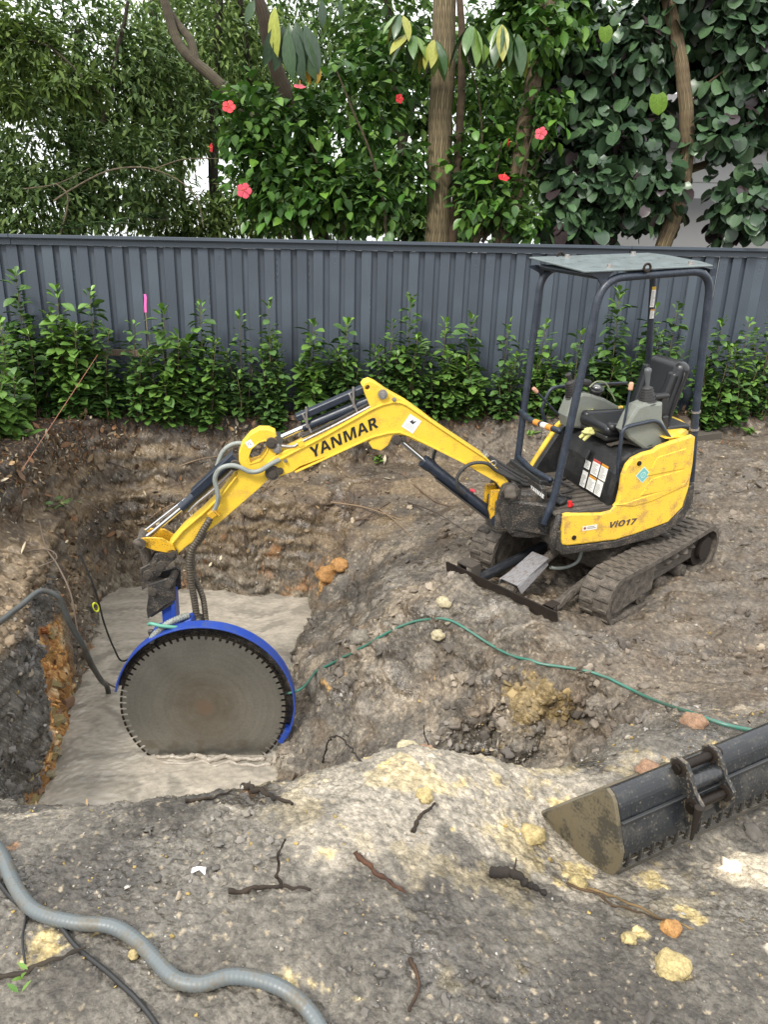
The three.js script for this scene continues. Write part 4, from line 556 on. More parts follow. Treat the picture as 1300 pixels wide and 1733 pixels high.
  for (let i = 0; i < 7; i++) h('grille_bar', box(.01, .1, .006, [.66, .6, -.36 + i * .022], [.12, 0, 0], .002), blackPlastic, cowl);
  for (const y of [.57, .6, .63]) h('grille_bar', box(.008, .006, .16, [.662, y, -.29], undefined, .002), blackPlastic, cowl);
  h('corner_trim', [sweep([V(.6, .72, -.44), V(.635, .62, -.44), V(.64, .5, -.43), V(.6, .44, -.42)], .03, 10)], blackMud);
  // pedals and the red catch on the floor
  h('pedal', [box(.07, .012, .05, [.5, .74, -.1], [0, 0, .4]), box(.012, .05, .012, [.52, .725, -.1])], blackPlastic); h('pedal', [box(.07, .012, .05, [.5, .74, .1], [0, 0, .4]), box(.012, .05, .012, [.52, .725, .1])], blackPlastic);
  h('pedal_cover', lumpy(.05, 3, 1, .3, .6).translate(.5, .745, -.25), blackPlastic); h('red_catch', [box(.05, .022, .022, [.46, .735, -.33], [0, .5, 0]), rod([.47, .73, -.335], [.47, .77, -.335], .014)], std([.6, .02, .02], .4), X, 'red plastic catch on the floor');
  h('floor_hose', tube([[.2, .725, .2], [.3, .75, .1], [.28, .735, -.05], [.42, .73, -.1], [.38, .735, -.2]], .009, 30, 8), rubber);
  // --- engine cover under the seat, with safety stickers ---
  const cover = h('engine_cover', plate([[.19, .70], [.2, .80], [.17, .96], [.12, 1.06], [.05, 1.10], [-.1, 1.125], [-.42, 1.14], [-.42, .70]], -.40, .375, .03), blackPlastic);
  const face = (y, z, w, hh, head, seed) => { const [g, m] = sticker(w, hh, safety(head, seed), 900); const t = clamp((y - .8) / .16), x = lerp(.2, .17, t) + .0035 + (y > .96 ? (y - .96) * -.5 : 0); h('safety_sticker', g.rotateX(y > .95 ? -.45 : -.18).rotateY(Math.PI / 2).translate(x, y, z), m, cover); };
  face(.93, -.165, .095, .115, '#b5483a', 5); face(.93, -.27, .085, .115, '#c98a2a', 6); face(.81, -.165, .095, .11, '#c98a2a', 7); face(.81, -.265, .08, .11, '#dcdad2', 8); face(.92, -.06, .07, .06, '#dcdad2', 9); face(.81, -.06, .07, .12, '#dcdad2', 10);
  h('latch_box', [box(.02, .075, .055, [.188, 1.0, -.045], [0, 0, .5], .006)], blackPlastic, cover); h('cable_bundle', [[0, 0], [.02, .025], [-.02, .05]].map(([a, c]) => tube([[.1, 1.1, -.18 + a], [.02, 1.14, -.28 + c], [-.06, 1.13, -.36], [-.2, 1.15, -.34 + a]], .008, 20, 6)), mudMat);
  // --- seat ---
  const seat = h('seat_cushion', [put(new RoundedBoxGeometry(.46, .09, .40, 4, .042), [-.09, 1.195, 0], [0, 0, .05]), put(new RoundedBoxGeometry(.40, .07, .09, 4, .034), [-.08, 1.225, -.17], [0, 0, .05]), put(new RoundedBoxGeometry(.40, .07, .09, 4, .034), [-.08, 1.225, .17], [0, 0, .05])], vinyl);
  h('seat_pan', box(.44, .05, .36, [-.09, 1.14, 0], [0, 0, .05], .02), blackPlastic, seat);
  const back = h('backrest', [put(new RoundedBoxGeometry(.13, .52, .40, 7, .064), [-.405, 1.41, 0], [0, 0, .28]), put(new RoundedBoxGeometry(.06, .40, .09, 4, .028), [-.345, 1.40, -.15], [0, 0, .28]), put(new RoundedBoxGeometry(.06, .40, .09, 4, .028), [-.345, 1.40, .15], [0, 0, .28])], vinyl);
  h('seat_piping', tube([[-.36, 1.2, -.203], [-.40, 1.4, -.203], [-.455, 1.6, -.19], [-.47, 1.655, 0], [-.455, 1.6, .19], [-.4, 1.4, .203]], .006, 40, 6), vinyl, back);
  h('recliner_cover', [rod([-.29, 1.19, -.235], [-.29, 1.19, -.19], .075, .075, 24), box(.1, .16, .03, [-.29, 1.12, -.215], undefined, .012)], blackPlastic); h('buckle', [box(.02, .07, .03, [-.23, 1.14, -.25])], blackPlastic);
  h('work_glove', [lumpy(.045, 8, 2, .35, .6).translate(.15, 1.155, .02), rod([.15, 1.15, .03], [.2, 1.1, .05], .022, .012, 8), rod([.14, 1.15, .0], [.19, 1.09, .01], .02, .012, 8)], std([.62, .6, .22], .9), X, 'pale yellow work glove tucked under the seat');
  h('work_glove', [lumpy(.04, 12, 2, .35, .5).translate(.03, 1.24, .215)], std([.62, .6, .2], .9), X, 'pale yellow work glove beside the seat');
  // --- control consoles ---
  const cons = (pts, z0, z1, label) => h('console', plate(pts, z0, z1, .02), greyPlastic);
  const cl = cons([[.075, 1.36], [.03, 1.43], [-.03, 1.448], [-.17, 1.44], [-.185, 1.32], [-.265, 1.2], [-.25, 1.12], [-.16, 1.065], [-.06, 1.11], [.07, 1.2], [.115, 1.26]], -.375, -.25), cr = cons([[.2, 1.13], [.225, 1.22], [.17, 1.365], [.1, 1.39], [.03, 1.375], [-.1, 1.33], [-.235, 1.255], [-.225, 1.2], [-.1, 1.12], [.05, 1.1]], .22, .37);
  for (const [x0, y0, z0, tx, ty, p] of [[-.085, 1.44, -.31, -.055, 1.68, cl], [.13, 1.375, .3, .2, 1.535, cr]]) {
    const d = V(tx - x0, ty - y0, 0).normalize(), at = t => V(x0, y0, z0).addScaledVector(d, t); const prof = []; for (let i = 0; i <= 6; i++) { prof.push(new THREE.Vector2(.07 - i * .005, i * .018)); prof.push(new THREE.Vector2(.05 - i * .005, i * .018 + .009)); } prof.push(new THREE.Vector2(.012, .128)); prof.push(new THREE.Vector2(.001, .13));
    const g = new THREE.LatheGeometry(prof, 20); g.applyQuaternion(new THREE.Quaternion().setFromUnitVectors(V(0, 1, 0), d)); g.translate(x0, y0 - .01, z0); h('lever_boot', g, rubber, p);
    const L = Math.hypot(tx - x0, ty - y0); h('joystick', [sweep([0, .3, .5, .7, .85, .95, 1].map(t => at(.08 + (L - .08) * t)), 1, 12, (t, i) => [.012, .014, .018, .02, .026, .024, .008][i])], p === cl ? std([.09, .095, .1], .45) : rubber, p);
  }
  h('wrist_rest', box(.12, .035, .06, [-.19, 1.47, -.31], undefined, .015), blackPlastic, cl); h('wrist_rest', box(.12, .05, .09, [.05, 1.45, .32], [0, .2, .15], .02), rubber, cr); h('tilt_bracket', [box(.06, .12, .05, [-.215, 1.4, -.31], [0, 0, .1], .01), box(.05, .1, .08, [-.23, 1.28, -.31], undefined, .01)], blackPlastic, cl);
  h('gauge', [put(new THREE.TorusGeometry(.05, .014, 10, 24), [-.06, 1.395, .3], [1.2, 0, .1]), put(new THREE.CylinderGeometry(.045, .05, .05, 20), [-.06, 1.385, .3], [-.35, 0, .1])], blackPlastic, cr); h('gauge_glass', put(new THREE.SphereGeometry(.034, 16, 8, 0, 7, 0, 1.3), [-.06, 1.395, .295]), new THREE.MeshPhysicalMaterial({ color: lin(.3, .3, .28), roughness: .08, clearcoat: 1 }), cr); h('wiring', tube([[.02, 1.42, .27], [-.03, 1.46, .26], [-.1, 1.45, .25], [-.15, 1.38, .24], [-.2, 1.3, .235]], .006, 24, 6), std([.3, .33, .2], .6), cr);
  for (const [a, c] of [[[.11, 1.18, -.335], [.083, 1.54, -.335]], [[.22, 1.2, .35], [.43, 1.40, .33]]]) { const l = h('lever', rod(a, c, .0085), tubePaint), d = V(...c).sub(V(...a)).normalize(); h('lever_knob', sweep([V(...c), V(...c).addScaledVector(d, .01), V(...c).addScaledVector(d, .045), V(...c).addScaledVector(d, .055)], .0165, 12, (t, i) => [.9, 1, 1, .7][i]), knobMat, l); }
  h('console_guard', bentTube([[.13, .9, -.40], [.155, 1.0, -.40], [.155, 1.3, -.40], [-.12, 1.33, -.40], [-.3, 1.12, -.40]], .0135, .06), tubePaint); h('console_guard', bentTube([[.3, 1.12, .40], [.345, 1.25, .40], [.28, 1.405, .40], [.18, 1.41, .40], [-.40, 1.39, .40]], .0135, .05), tubePaint);
  // --- canopy ---
  const can = h('canopy_frame', bentTube([[.665, .62, -.335], [.6, .82, -.335], [.385, 2.285, -.335], [-.436, 2.305, -.335], [-.481, 1.365, -.335], [-.535, .8, -.335]], .027, .16, 16), tubePaint);
  h('canopy_frame', bentTube([[.6, .72, .335], [.56, .85, .335], [.455, 2.30, .335], [-.47, 2.31, .335], [-.535, 1.5, .335], [-.56, 1.1, .335]], .026, .16, 16), tubePaint);
  const roof = h('canopy_roof', [boxUV(lay([[.54, -.37], [.545, .37], [-.42, .36], [-.47, .2], [-.47, -.2], [-.42, -.36]], 0, .012, .004)).applyMatrix4(new THREE.Matrix4().makeRotationX(-.05)).translate(0, 2.345, 0)], paintMat(dirtMap([.41, .45, .455], [.34, .36, .35], .9, .42), .8));
  h('roof_tube', [rod([.42, 2.3, -.33], [.47, 2.31, .33], .02), rod([-.45, 2.29, -.335], [-.49, 2.29, .335], .026), rod([0, 2.295, -.335], [0, 2.31, .335], .018)], tubePaint, can);
  for (const [x, z] of [[.3, -.27], [-.3, -.29], [.3, .27], [-.25, .29]]) h('roof_bolt', [rod([x, 2.35 + z * .05, z], [x, 2.377 + z * .05, z], .017, .017, 6), rod([x, 2.345 + z * .05, z], [x, 2.362 + z * .05, z], .026)], steel, roof);
  for (const [x, z] of [[.09, -.372], [.32, .33]]) h('lifting_eye', put(new THREE.TorusGeometry(.024, .008, 8, 20), [x, 2.36 + z * .05, z]), rusty, roof);
  for (const [z, x, y] of [[-.335, .40, 2.325], [.335, .46, 2.31]]) h('gusset', plate([[x - .02, y - .1], [x + .02, y - .04], [x + .1, y + .0], [x + .1, y + .012], [x - .1, y + .012], [x - .06, y - .03]], z - .006, z + .006, .002, [], false), tubePaint, can);
  h('front_bar', bentTube([[.55, 1.26, .335], [.6, 1.262, .1], [.6, 1.30, -.335]], .021, .08), tubePaint, can); h('front_bar', bentTube([[.555, .9, .335], [.62, .92, 0], [.64, .95, -.335]], .021, .08), tubePaint, can);
  for (const [z, c] of [[-.02, '#c98535'], [-.13, '#d9d6cc'], [-.2, '#c98535']]) h('bar_sticker', rod([.6035, 1.271 - (z + .02) * .08, z + .03], [.6035, 1.278 - (z + .02) * .08, z - .04], .0222), std(new THREE.Color(c).toArray(), .5), can);
  { const post = V(-.512, 1.78, .335); for (const [y, l, c] of [[2.06, .15, 1], [1.935, .07, 2]]) { const [g, m] = sticker(.036, l, safety(c === 1 ? '#c9a02a' : '#c98a2a', 20 + c), 1400); const x = lerp(-.535, -.47, (y - 1.5) / .8); h('post_sticker', g.rotateY(Math.PI).translate(x + .012, y, .335 - .0268), m, can); } }
  h('post_clamp', [rod([-.487, 1.33, -.335], [-.485, 1.345, -.335], .033), rod([-.495, 1.2, -.335], [-.494, 1.215, -.335], .034)], steel, can);
  // --- undercarriage ---
  u('carriage_frame', [box(.62, .17, .66, [0, .25, 0], undefined, .03), box(.3, .12, 1.0, [.1, .2, 0], undefined, .02), box(.2, .1, .9, [-.3, .2, 0], undefined, .02)], mudDark); u('slew_ring', rod([0, .33, 0], [0, .44, 0], .27, .27, 40), mudDark);
  const tz = .514, path = t => { const L = 1.2, A = Math.PI * .19, T = 2 * L + 2 * A; let s = ((t % 1) + 1) % 1 * T; if (s < L) return [-.6 + s, .38, 0]; s -= L; if (s < A) { const a = Math.PI / 2 - s / .19; return [.6 + .19 * Math.cos(a), .19 + .19 * Math.sin(a), a - Math.PI / 2]; } s -= A; if (s < L) return [.6 - s, 0, Math.PI]; s -= L; const a = -Math.PI / 2 - s / .19; return [-.6 + .19 * Math.cos(a), .19 + .19 * Math.sin(a), a - Math.PI / 2]; };
  for (const z of [-tz, tz]) {
    const out = [], inn = []; for (let i = 0; i < 90; i++) { const [x, y, a] = path(i / 90), k = .036; const wob = (y > .3 ? -.012 * Math.sin((x + .6) / 1.2 * Math.PI) : 0); out.push([x, y + wob]); inn.push([x + Math.sin(a) * k, y + wob - Math.cos(a) * k]); }
    const tr = u('rubber_track', boxUV(plate(out, z - .115, z + .115, .005, [inn])), mudMat);
    const lg = boxUV(box(.034, .022, .108, [0, 0, 0], undefined, .008)); for (let i = 0; i < 40; i++) for (const s of [-1, 1]) { const [x, y, a] = path((i + (s > 0 ? .5 : 0)) / 40); if (y < .02) continue; const wob = (y > .3 ? -.012 * Math.sin((x + .6) / 1.2 * Math.PI) : 0); u('track_lug', put(lg.clone(), [x - Math.sin(a) * .001, y + wob + Math.cos(a) * .001, z + s * .056], [0, 0, a]), mudMat, tr); }
    const fr = u('track_frame', [box(1.0, .13, .12, [0, .2, z], undefined, .02), box(.5, .06, .15, [.25, .24, z], undefined, .02), plate([[.7, .08], [.72, .24], [.62, .33], [.15, .33], [.15, .1]], z - .09, z + .09, .015)], mudDark);
    u('idler_wheel', [rod([.6, .19, z - .07], [.6, .19, z + .07], .15, .15, 26)], mudDark, fr); u('drive_sprocket', [rod([-.6, .19, z - .06], [-.6, .19, z + .06], .15, .15, 26), rod([-.6, .19, z - .1], [-.6, .19, z + .1], .095, .095, 20), ...[...Array(10).keys()].map(k => box(.03, .035, .06, [-.6 + .15 * Math.cos(k * .628), .19 + .15 * Math.sin(k * .628), z], [0, 0, k * .628]))], rusty, fr);
    for (const x of [-.3, 0, .3]) u('track_roller', [rod([x, .085, z - .085], [x, .085, z + .085], .055, .055, 18), rod([x, .085, z - .1], [x, .085, z + .1], .025)], mudDark, fr);
    u('packed_mud', [0, 1, 2, 3, 4, 5, 6].map(k => lumpy(rr(.035, .06), k * 3.7 + z, 3, .2, .5).translate(-.4 + k * .13 + rr(-.04, .04), .265 + rr(-.02, .01), z + (z < 0 ? -.05 : .05))), mudMat, fr);
  }
  // --- dozer blade ---
  const dz = u('dozer_blade', plate([[1.175, .275], [1.195, .28], [1.185, .2], [1.175, .1], [1.19, 0], [1.235, -.05], [1.22, -.055], [1.17, -.01], [1.155, .1], [1.16, .2]], -.5, .5, .003), rusty);
  u('blade_arm', [rod([.3, .2, -.27], [1.15, .13, -.33], .04, .04, 6)], mudDark, dz); u('blade_arm', [rod([.3, .2, .27], [1.15, .13, .33], .04, .04, 6)], blackPaint, dz);
  u('blade_bracket', [box(.1, .13, .012, [1.1, .2, -.43], [0, .5, 0]), box(.1, .13, .012, [1.1, .2, -.37], [0, -.2, 0]), box(.09, .012, .07, [1.1, .265, -.4])], rusty, dz); u('blade_bracket', [box(.1, .13, .012, [1.08, .21, .3]), box(.1, .13, .012, [1.08, .21, .44]), box(.1, .02, .15, [1.08, .275, .37])], mudDark, dz);
  const bc = u('blade_cylinder', [rod([.4, .34, .02], [.72, .25, .02], .036, .036, 16), rod([.72, .25, .02], [1.14, .13, .02], .045, .045, 16), rod([.4, .34, -.06], [.4, .34, .1], .05, .05, 16)], mudDark); u('cylinder_guard', [box(.36, .012, .15, [.86, .285, .02], [0, 0, -.29], .003), box(.36, .06, .012, [.86, .255, -.055], [.35, 0, -.29], .003), box(.36, .06, .012, [.86, .255, .095], [-.35, 0, -.29], .003)], paintMat(dirtMap([.5, .5, .51], [.36, .31, .26], 1.2, .45), .8), bc, 'bent bare steel guard plate');
  u('blade_hose', tube([[.38, .4, -.14], [.42, .34, -.15], [.44, .26, -.14], [.5, .22, -.1], [.58, .22, -.06], [.64, .24, -.04]], .013, 30, 8), greyHose);
  // --- swing post and boom ---
  h('swing_housing', [boxUV(lay([[.58, -.33], [.66, -.25], [.78, -.15], [.86, -.12], [.93, -.08], [.95, 0], [.93, .08], [.86, .12], [.78, .15], [.66, .25], [.58, .3]], .5, .74, .015)), boxUV(lay([[.58, -.2], [.7, -.18], [.8, -.12], [.8, .12], [.7, .18], [.58, .2]], .44, .8, .015))], blackMud);
  b('swing_bracket', [plate([[-.1, .05], [-.06, .1], [.02, .08], [.05, .02], [.06, -.06], [.02, -.22], [-.04, -.3], [-.16, -.3], [-.18, -.1]], -.13, -.085, .008), plate([[-.1, .05], [-.06, .1], [.02, .08], [.05, .02], [.06, -.06], [.02, -.22], [-.04, -.3], [-.16, -.3], [-.18, -.1]], .085, .13, .008)], blackMud);
  b('bracket_cheek', [plate([[.1, .03], [.03, .035], [0, -.02], [-.02, -.14], [.0, -.26], [-.06, -.295], [.03, -.285], [.085, -.23], [.11, -.12]], -.085, -.045, .008), plate([[.1, .03], [.03, .035], [0, -.02], [-.02, -.14], [.0, -.26], [-.06, -.295], [.03, -.285], [.085, -.23], [.11, -.12]], .045, .085, .008)], yellowMud);
  b('foot_pin', [rod([-.02, .04, -.16], [-.02, .04, .16], .045, .045, 16), lumpy(.05, 4, 2, .3, 1).translate(-.02, .04, -.155)], mudDark);
  const boomO = [[-.034, .089], [.147, .287], [.398, .46], [.597, .628], [.72, .722], [.846, .798], [.925, .858], [.965, .878], [1.0, .868], [1.018, .845], [1.006, .798], [.972, .705], [1.316, .543], [1.474, .465], [1.601, .411], [1.68, .357], [1.709, .287], [1.673, .233], [1.612, .245], [1.518, .273], [1.467, .308], [.97, .468], [.985, .45], [.961, .405], [.9, .385], [.85, .42], [.82, .478], [.787, .493], [.725, .48], [.675, .448], [.394, .312], [.227, .216], [.055, .082], [.0, .015], [-.045, .035]];
  const boom = b('boom', plate(boomO, -.06, .06, .005, [circle(.984, .833, .016, 14)]), yellow);
  const flange = pts => { const out = pts.map((p, i) => { const a = pts[Math.max(0, i - 1)], c = pts[Math.min(pts.length - 1, i + 1)], dx = c[0] - a[0], dy = c[1] - a[1], l = Math.hypot(dx, dy); return [p[0] - dy / l * .006, p[1] + dx / l * .006]; }), inn = pts.map((p, i) => { const a = pts[Math.max(0, i - 1)], c = pts[Math.min(pts.length - 1, i + 1)], dx = c[0] - a[0], dy = c[1] - a[1], l = Math.hypot(dx, dy); return [p[0] + dy / l * .006, p[1] - dx / l * .006]; }); return plate([...out, ...inn.reverse()], -.072, .072, .003); };
  b('boom_flange', [flange([[1.66, .345], [1.318, .503], [.965, .683], [.89, .712], [.816, .727], [.76, .72], [.722, .702], [.597, .61], [.399, .465], [.146, .283], [.04, .17]]), flange([[1.5, .272], [.97, .487], [.85, .512], [.77, .512], [.7, .483], [.561, .405], [.3, .255], [.053, .097]])], yellow, boom);
  b('brand_lettering', lettering('YANMAR', .077, .003, .22, 1.12).rotateZ(.393).rotateY(Math.PI).applyMatrix4(new THREE.Matrix4().identity()).translate(1.155, .5, -.0605), std([.012, .012, .012], .5), boom);
  { const [g, m] = sticker(.098, .105, (x, w, hh) => { x.fillStyle = '#d9dcd8'; x.fillRect(0, 0, w, hh); x.fillStyle = '#333'; x.beginPath(); x.moveTo(w * .3, hh * .45); x.lineTo(w * .42, hh * .2); x.lineTo(w * .5, hh * .32); x.lineTo(w * .7, hh * .16); x.lineTo(w * .62, hh * .48); x.fill(); x.fillStyle = '#888'; for (let k = 0; k < 5; k++) x.fillRect(w * .15, hh * (.56 + k * .075), w * .7, hh * .02); }); b('boom_sticker', g.rotateZ(-.62).rotateY(Math.PI).translate(.686, .566, -.0615), m, boom, 'white sticker with a dark emblem'); }
  const boss = (n, x, y, r, z0, z1, mat, par) => b(n, [rod([x, y, z0], [x, y, z1], r, r, 22), rod([x, y, z0 - .012], [x, y, z0], r * .55, r * .6, 12)], mat, par);
  boss('pin_boss', .885, .786, .032, -.085, .085, steel, boom); boss('pin_boss', .795, .462, .035, -.09, .09, mudDark, boom); boss('pin_boss', .745, .462, .02, -.085, .0, mudDark, boom); boss('pin_boss', 1.655, .282, .05, -.085, .085, mudDark, boom); boss('pin_boss', 1.60, .29, .022, -.08, .0, mudDark, boom); boss('pin_boss', .806, .745, .014, -.075, 0, steel, boom); boss('pin_boss', 1.56, .36, .012, -.075, 0, steel, boom);
  // arm cylinder lying on the boom, with its guard
  const ac = b('arm_cylinder', [rod([.9, .755, 0], [1.43, .565, 0], .033, .033, 18), rod([.885, .76, -.05], [.885, .76, .05], .035)], hydro); b('cylinder_rod', [rod([1.43, .565, 0], [1.6, .5, 0], .018), rod([1.6, .5, -.05], [1.6, .5, .05], .034)], chrome, ac);
  b('cylinder_guard', [box(.5, .05, .075, [1.235, .725, 0], [0, 0, -.365], .012)], hydro, ac); for (const x of [1.08, 1.4]) b('guard_clamp', [box(.016, .15, .095, [x, .765 - (x - 1.08) * .37 - .04, 0], [0, 0, -.365], .005), rod([x, .84 - (x - 1.08) * .37, -.05], [x, .7 - (x - 1.08) * .37, -.05], .008)], steel, ac);
  b('hard_line', [tube([[.967, .7, -.05], [1.2, .592, -.055], [1.44, .486, -.055], [1.5, .455, -.055], [1.58, .462, -.05]], .011, 30, 8)], steel, boom); b('hard_line', [tube([[.97, .72, -.03], [1.2, .61, -.03], [1.44, .51, -.03]], .011, 20, 8)], rubber, boom); b('line_clamp', box(.04, .05, .03, [1.45, .475, -.06], [0, 0, -.4]), yellow, boom);
  // boom cylinder below
  const bcy = b('boom_cylinder', [rod([.564, .25, 0], [.055, -.195, 0], .042, .042, 20), rod([.59, .273, 0], [.54, .23, 0], .048, .048, 20), rod([.05, -.2, -.09], [.05, -.2, .09], .045, .045, 18)], hydro); b('cylinder_rod', rod([.785, .462, 0], [.56, .25, 0], .02), chrome, bcy); b('cylinder_guard', box(.5, .012, .075, [.31, -.03, -.01], [0, 0, .715], .004), blackMud, bcy);
  b('boom_hose', [tube([[.3, .02, -.07], [.36, .09, -.1], [.353, .186, -.1], [.273, .257, -.1], [.156, .257, -.1], [.069, .19, -.09], [-.05, .12, -.08], [-.12, .08, -.05]], .013, 50, 8), tube([[.47, .2, .04], [.5, .25, .06], [.48, .32, .07], [.43, .36, .06]], .012, 20, 8)], rubber, boom);
  b('boom_hose', [[0, 0], [.02, .03], [-.02, -.02]].map(([p, q]) => tube([[.15, .28 + p, q], [.05, .21 + p, q], [-.05, .14 + p, q * 1.4], [-.16, .07 + p, q * 1.6], [-.26, .03, q]], .014, 24, 8)), rubber, boom); b('hose_clamp', [box(.05, .03, .1, [.14, .285, 0], [0, 0, -.7]), put(new THREE.TorusGeometry(.02, .006, 8, 16), [.09, .24, -.07])], steel, boom); b('hose_cap', rod([.22, .03, -.055], [.245, .045, -.055], .012), std([.6, .05, .08], .5), boom, 'small red hose cap');
  // --- arm ---
  const armO = [[1.868, .425], [1.839, .49], [1.783, .552], [1.718, .585], [1.655, .581], [1.614, .558], [1.604, .5], [1.61, .442], [1.627, .375], [1.64, .318], [1.62, .285], [1.635, .25], [1.701, .215], [1.759, .161], [2.028, -.054], [2.216, -.184], [2.288, -.228], [2.358, -.285], [2.403, -.295], [2.425, -.26], [2.41, -.215], [2.292, -.092], [2.153, .017], [2.008, .146], [1.891, .279], [1.875, .34]], hole = [[1.661, .508], [1.69, .512], [1.728, .504], [1.787, .458], [1.815, .397], [1.804, .345], [1.727, .365], [1.683, .419], [1.659, .474]];
  const arm = b('arm', plate(armO, -.05, .05, .005, [hole]), yellow); b('arm_flange', [flange([[2.40, -.21], [2.292, -.095], [2.153, .014], [2.008, .142], [1.9, .268]]), plate(hole.map(([x, y]) => [lerp(x, 1.737, -.03), lerp(y, .435, -.03)]), -.056, .056, .003, [hole.map(([x, y]) => [lerp(x, 1.737, .08), lerp(y, .435, .08)])])], yellow, arm);
  boss('pin_boss', 1.645, .49, .038, -.075, .075, mudDark, arm); boss('pin_boss', 1.61, .445, .028, -.07, .07, steel, arm); boss('pin_boss', 1.90, .35, .035, -.075, .075, mudDark, arm); boss('pin_boss', 2.385, -.262, .035, -.085, .085, mudDark, arm);
  { const [g, m] = sticker(.045, .05, (x, w, hh) => { x.fillStyle = '#ddd'; x.fillRect(0, 0, w, hh); x.strokeStyle = '#445'; x.lineWidth = 3; x.beginPath(); x.arc(w * .45, hh * .45, w * .2, .5, 5.5); x.lineTo(w * .7, hh * .75); x.stroke(); }, 1200); b('arm_sticker', g.rotateZ(.5).rotateY(Math.PI).translate(1.79, .49, -.0518), m, arm); }
  const kc = b('bucket_cylinder', [rod([1.90, .37, 0], [2.285, .05, 0], .036, .036, 18), rod([2.26, .07, 0], [2.29, .045, 0], .04, .04, 18), box(.4, .012, .08, [2.06, .295, 0], [0, 0, -.7], .004), box(.4, .05, .012, [2.05, .275, -.04], [0, 0, -.7], .004)], hydro); b('cylinder_rod', [rod([2.285, .05, 0], [2.56, -.16, 0], .017), rod([2.2, .15, 0], [2.55, -.1, 0], .009)], chrome, kc); b('hard_line', [tube([[1.92, .31, -.05], [2.05, .19, -.05], [2.18, .09, -.05], [2.24, .03, -.045]], .01, 24, 8)], steel, kc);
  const link = [[2.60, -.135], [2.575, -.125], [2.532, -.122], [2.436, -.135], [2.37, -.19], [2.36, -.24], [2.385, -.265], [2.428, -.245], [2.497, -.225], [2.57, -.185], [2.605, -.17]];
  b('link_plate', plate(link, -.085, -.068, .004), yellowMud); b('link_plate', plate(link, .068, .085, .004), yellowMud); b('link_pin', [rod([2.585, -.155, -.11], [2.585, -.155, .11], .03), rod([2.585, -.155, -.12], [2.585, -.155, -.1], .04), lumpy(.035, 6, 1, .3, 1).translate(2.59, -.15, -.1)], mudDark); b('tipping_link', [rod([2.585, -.16, -.04], [2.57, -.38, -.03], .028, .03, 10), rod([2.585, -.16, .04], [2.57, -.38, .03], .028, .03, 10)], mudDark);
  const hit = b('quick_hitch', [plate([[2.36, -.24], [2.40, -.235], [2.5, -.255], [2.55, -.325], [2.615, -.36], [2.62, -.44], [2.627, -.53], [2.54, -.475], [2.468, -.40], [2.417, -.34], [2.36, -.3]], -.075, -.05, .006), plate([[2.36, -.24], [2.40, -.235], [2.5, -.255], [2.55, -.325], [2.615, -.36], [2.62, -.44], [2.627, -.53], [2.54, -.475], [2.468, -.40], [2.417, -.34], [2.36, -.3]], .05, .075, .006), box(.1, .06, .1, [2.55, -.4, 0], [0, 0, -.6])], blackMud); for (const [x, y] of [[2.467, -.345], [2.566, -.405]]) boss('pin_boss', x, y, .035, -.095, .095, mudDark, hit);
  // hoses along the arm to the attachment
  b('attachment_hose', [tube([[1.60, .375, -.08], [1.655, .358, -.1], [1.738, .313, -.1], [1.802, .311, -.1], [1.863, .344, -.1], [1.913, .362, -.1], [1.971, .357, -.1], [2.016, .327, -.1], [2.039, .272, -.1], [2.034, .203, -.1], [2.031, .145, -.1], [2.045, .087, -.09], [2.078, .03, -.08]], .0165, 80, 10)], greyHose, arm, 'grey sleeved hydraulic hose'); b('attachment_hose', [tube([[1.8, .45, .08], [1.9, .45, .1], [1.98, .4, .1], [2.03, .3, .09]], .0165, 30, 10)], greyHose, arm);
  b('hose_clamp', [box(.05, .05, .05, [2.085, .014, -.075], [0, 0, -.6]), box(.012, .07, .06, [2.055, .03, -.07], [0, 0, -.6])], yellowMud, arm);
  const corr = (pts, r) => { const c = new THREE.CatmullRomCurve3(pts.map(p => V(...p))), n = 150, q = c.getSpacedPoints(n); return sweep(q, r, 10, (t, i) => i % 3 ? 1.1 : .8); };
  b('sheathed_hose', corr([[2.1, -.01, -.08], [2.111, -.03, -.09], [2.149, -.086, -.09], [2.201, -.166, -.09], [2.245, -.23, -.09], [2.272, -.32, -.09], [2.281, -.444, -.09], [2.275, -.638, -.09], [2.272, -.84, -.1], [2.27, -.98, -.12]], .023), paintMat(dirtMap([.3, .27, .22], [.2, .18, .15], 1, .3), 1.3), arm, 'dark ribbed hose sleeve'); b('sheathed_hose', corr([[2.12, -.05, -.02], [2.173, -.172, -.03], [2.235, -.241, -.03], [2.266, -.375, -.03], [2.26, -.491, -.03], [2.222, -.637, -.04], [2.215, -.8, -.06], [2.215, -.98, -.1]], .02), paintMat(dirtMap([.36, .33, .28], [.2, .18, .15], 1, .3), 1.3), arm);
}
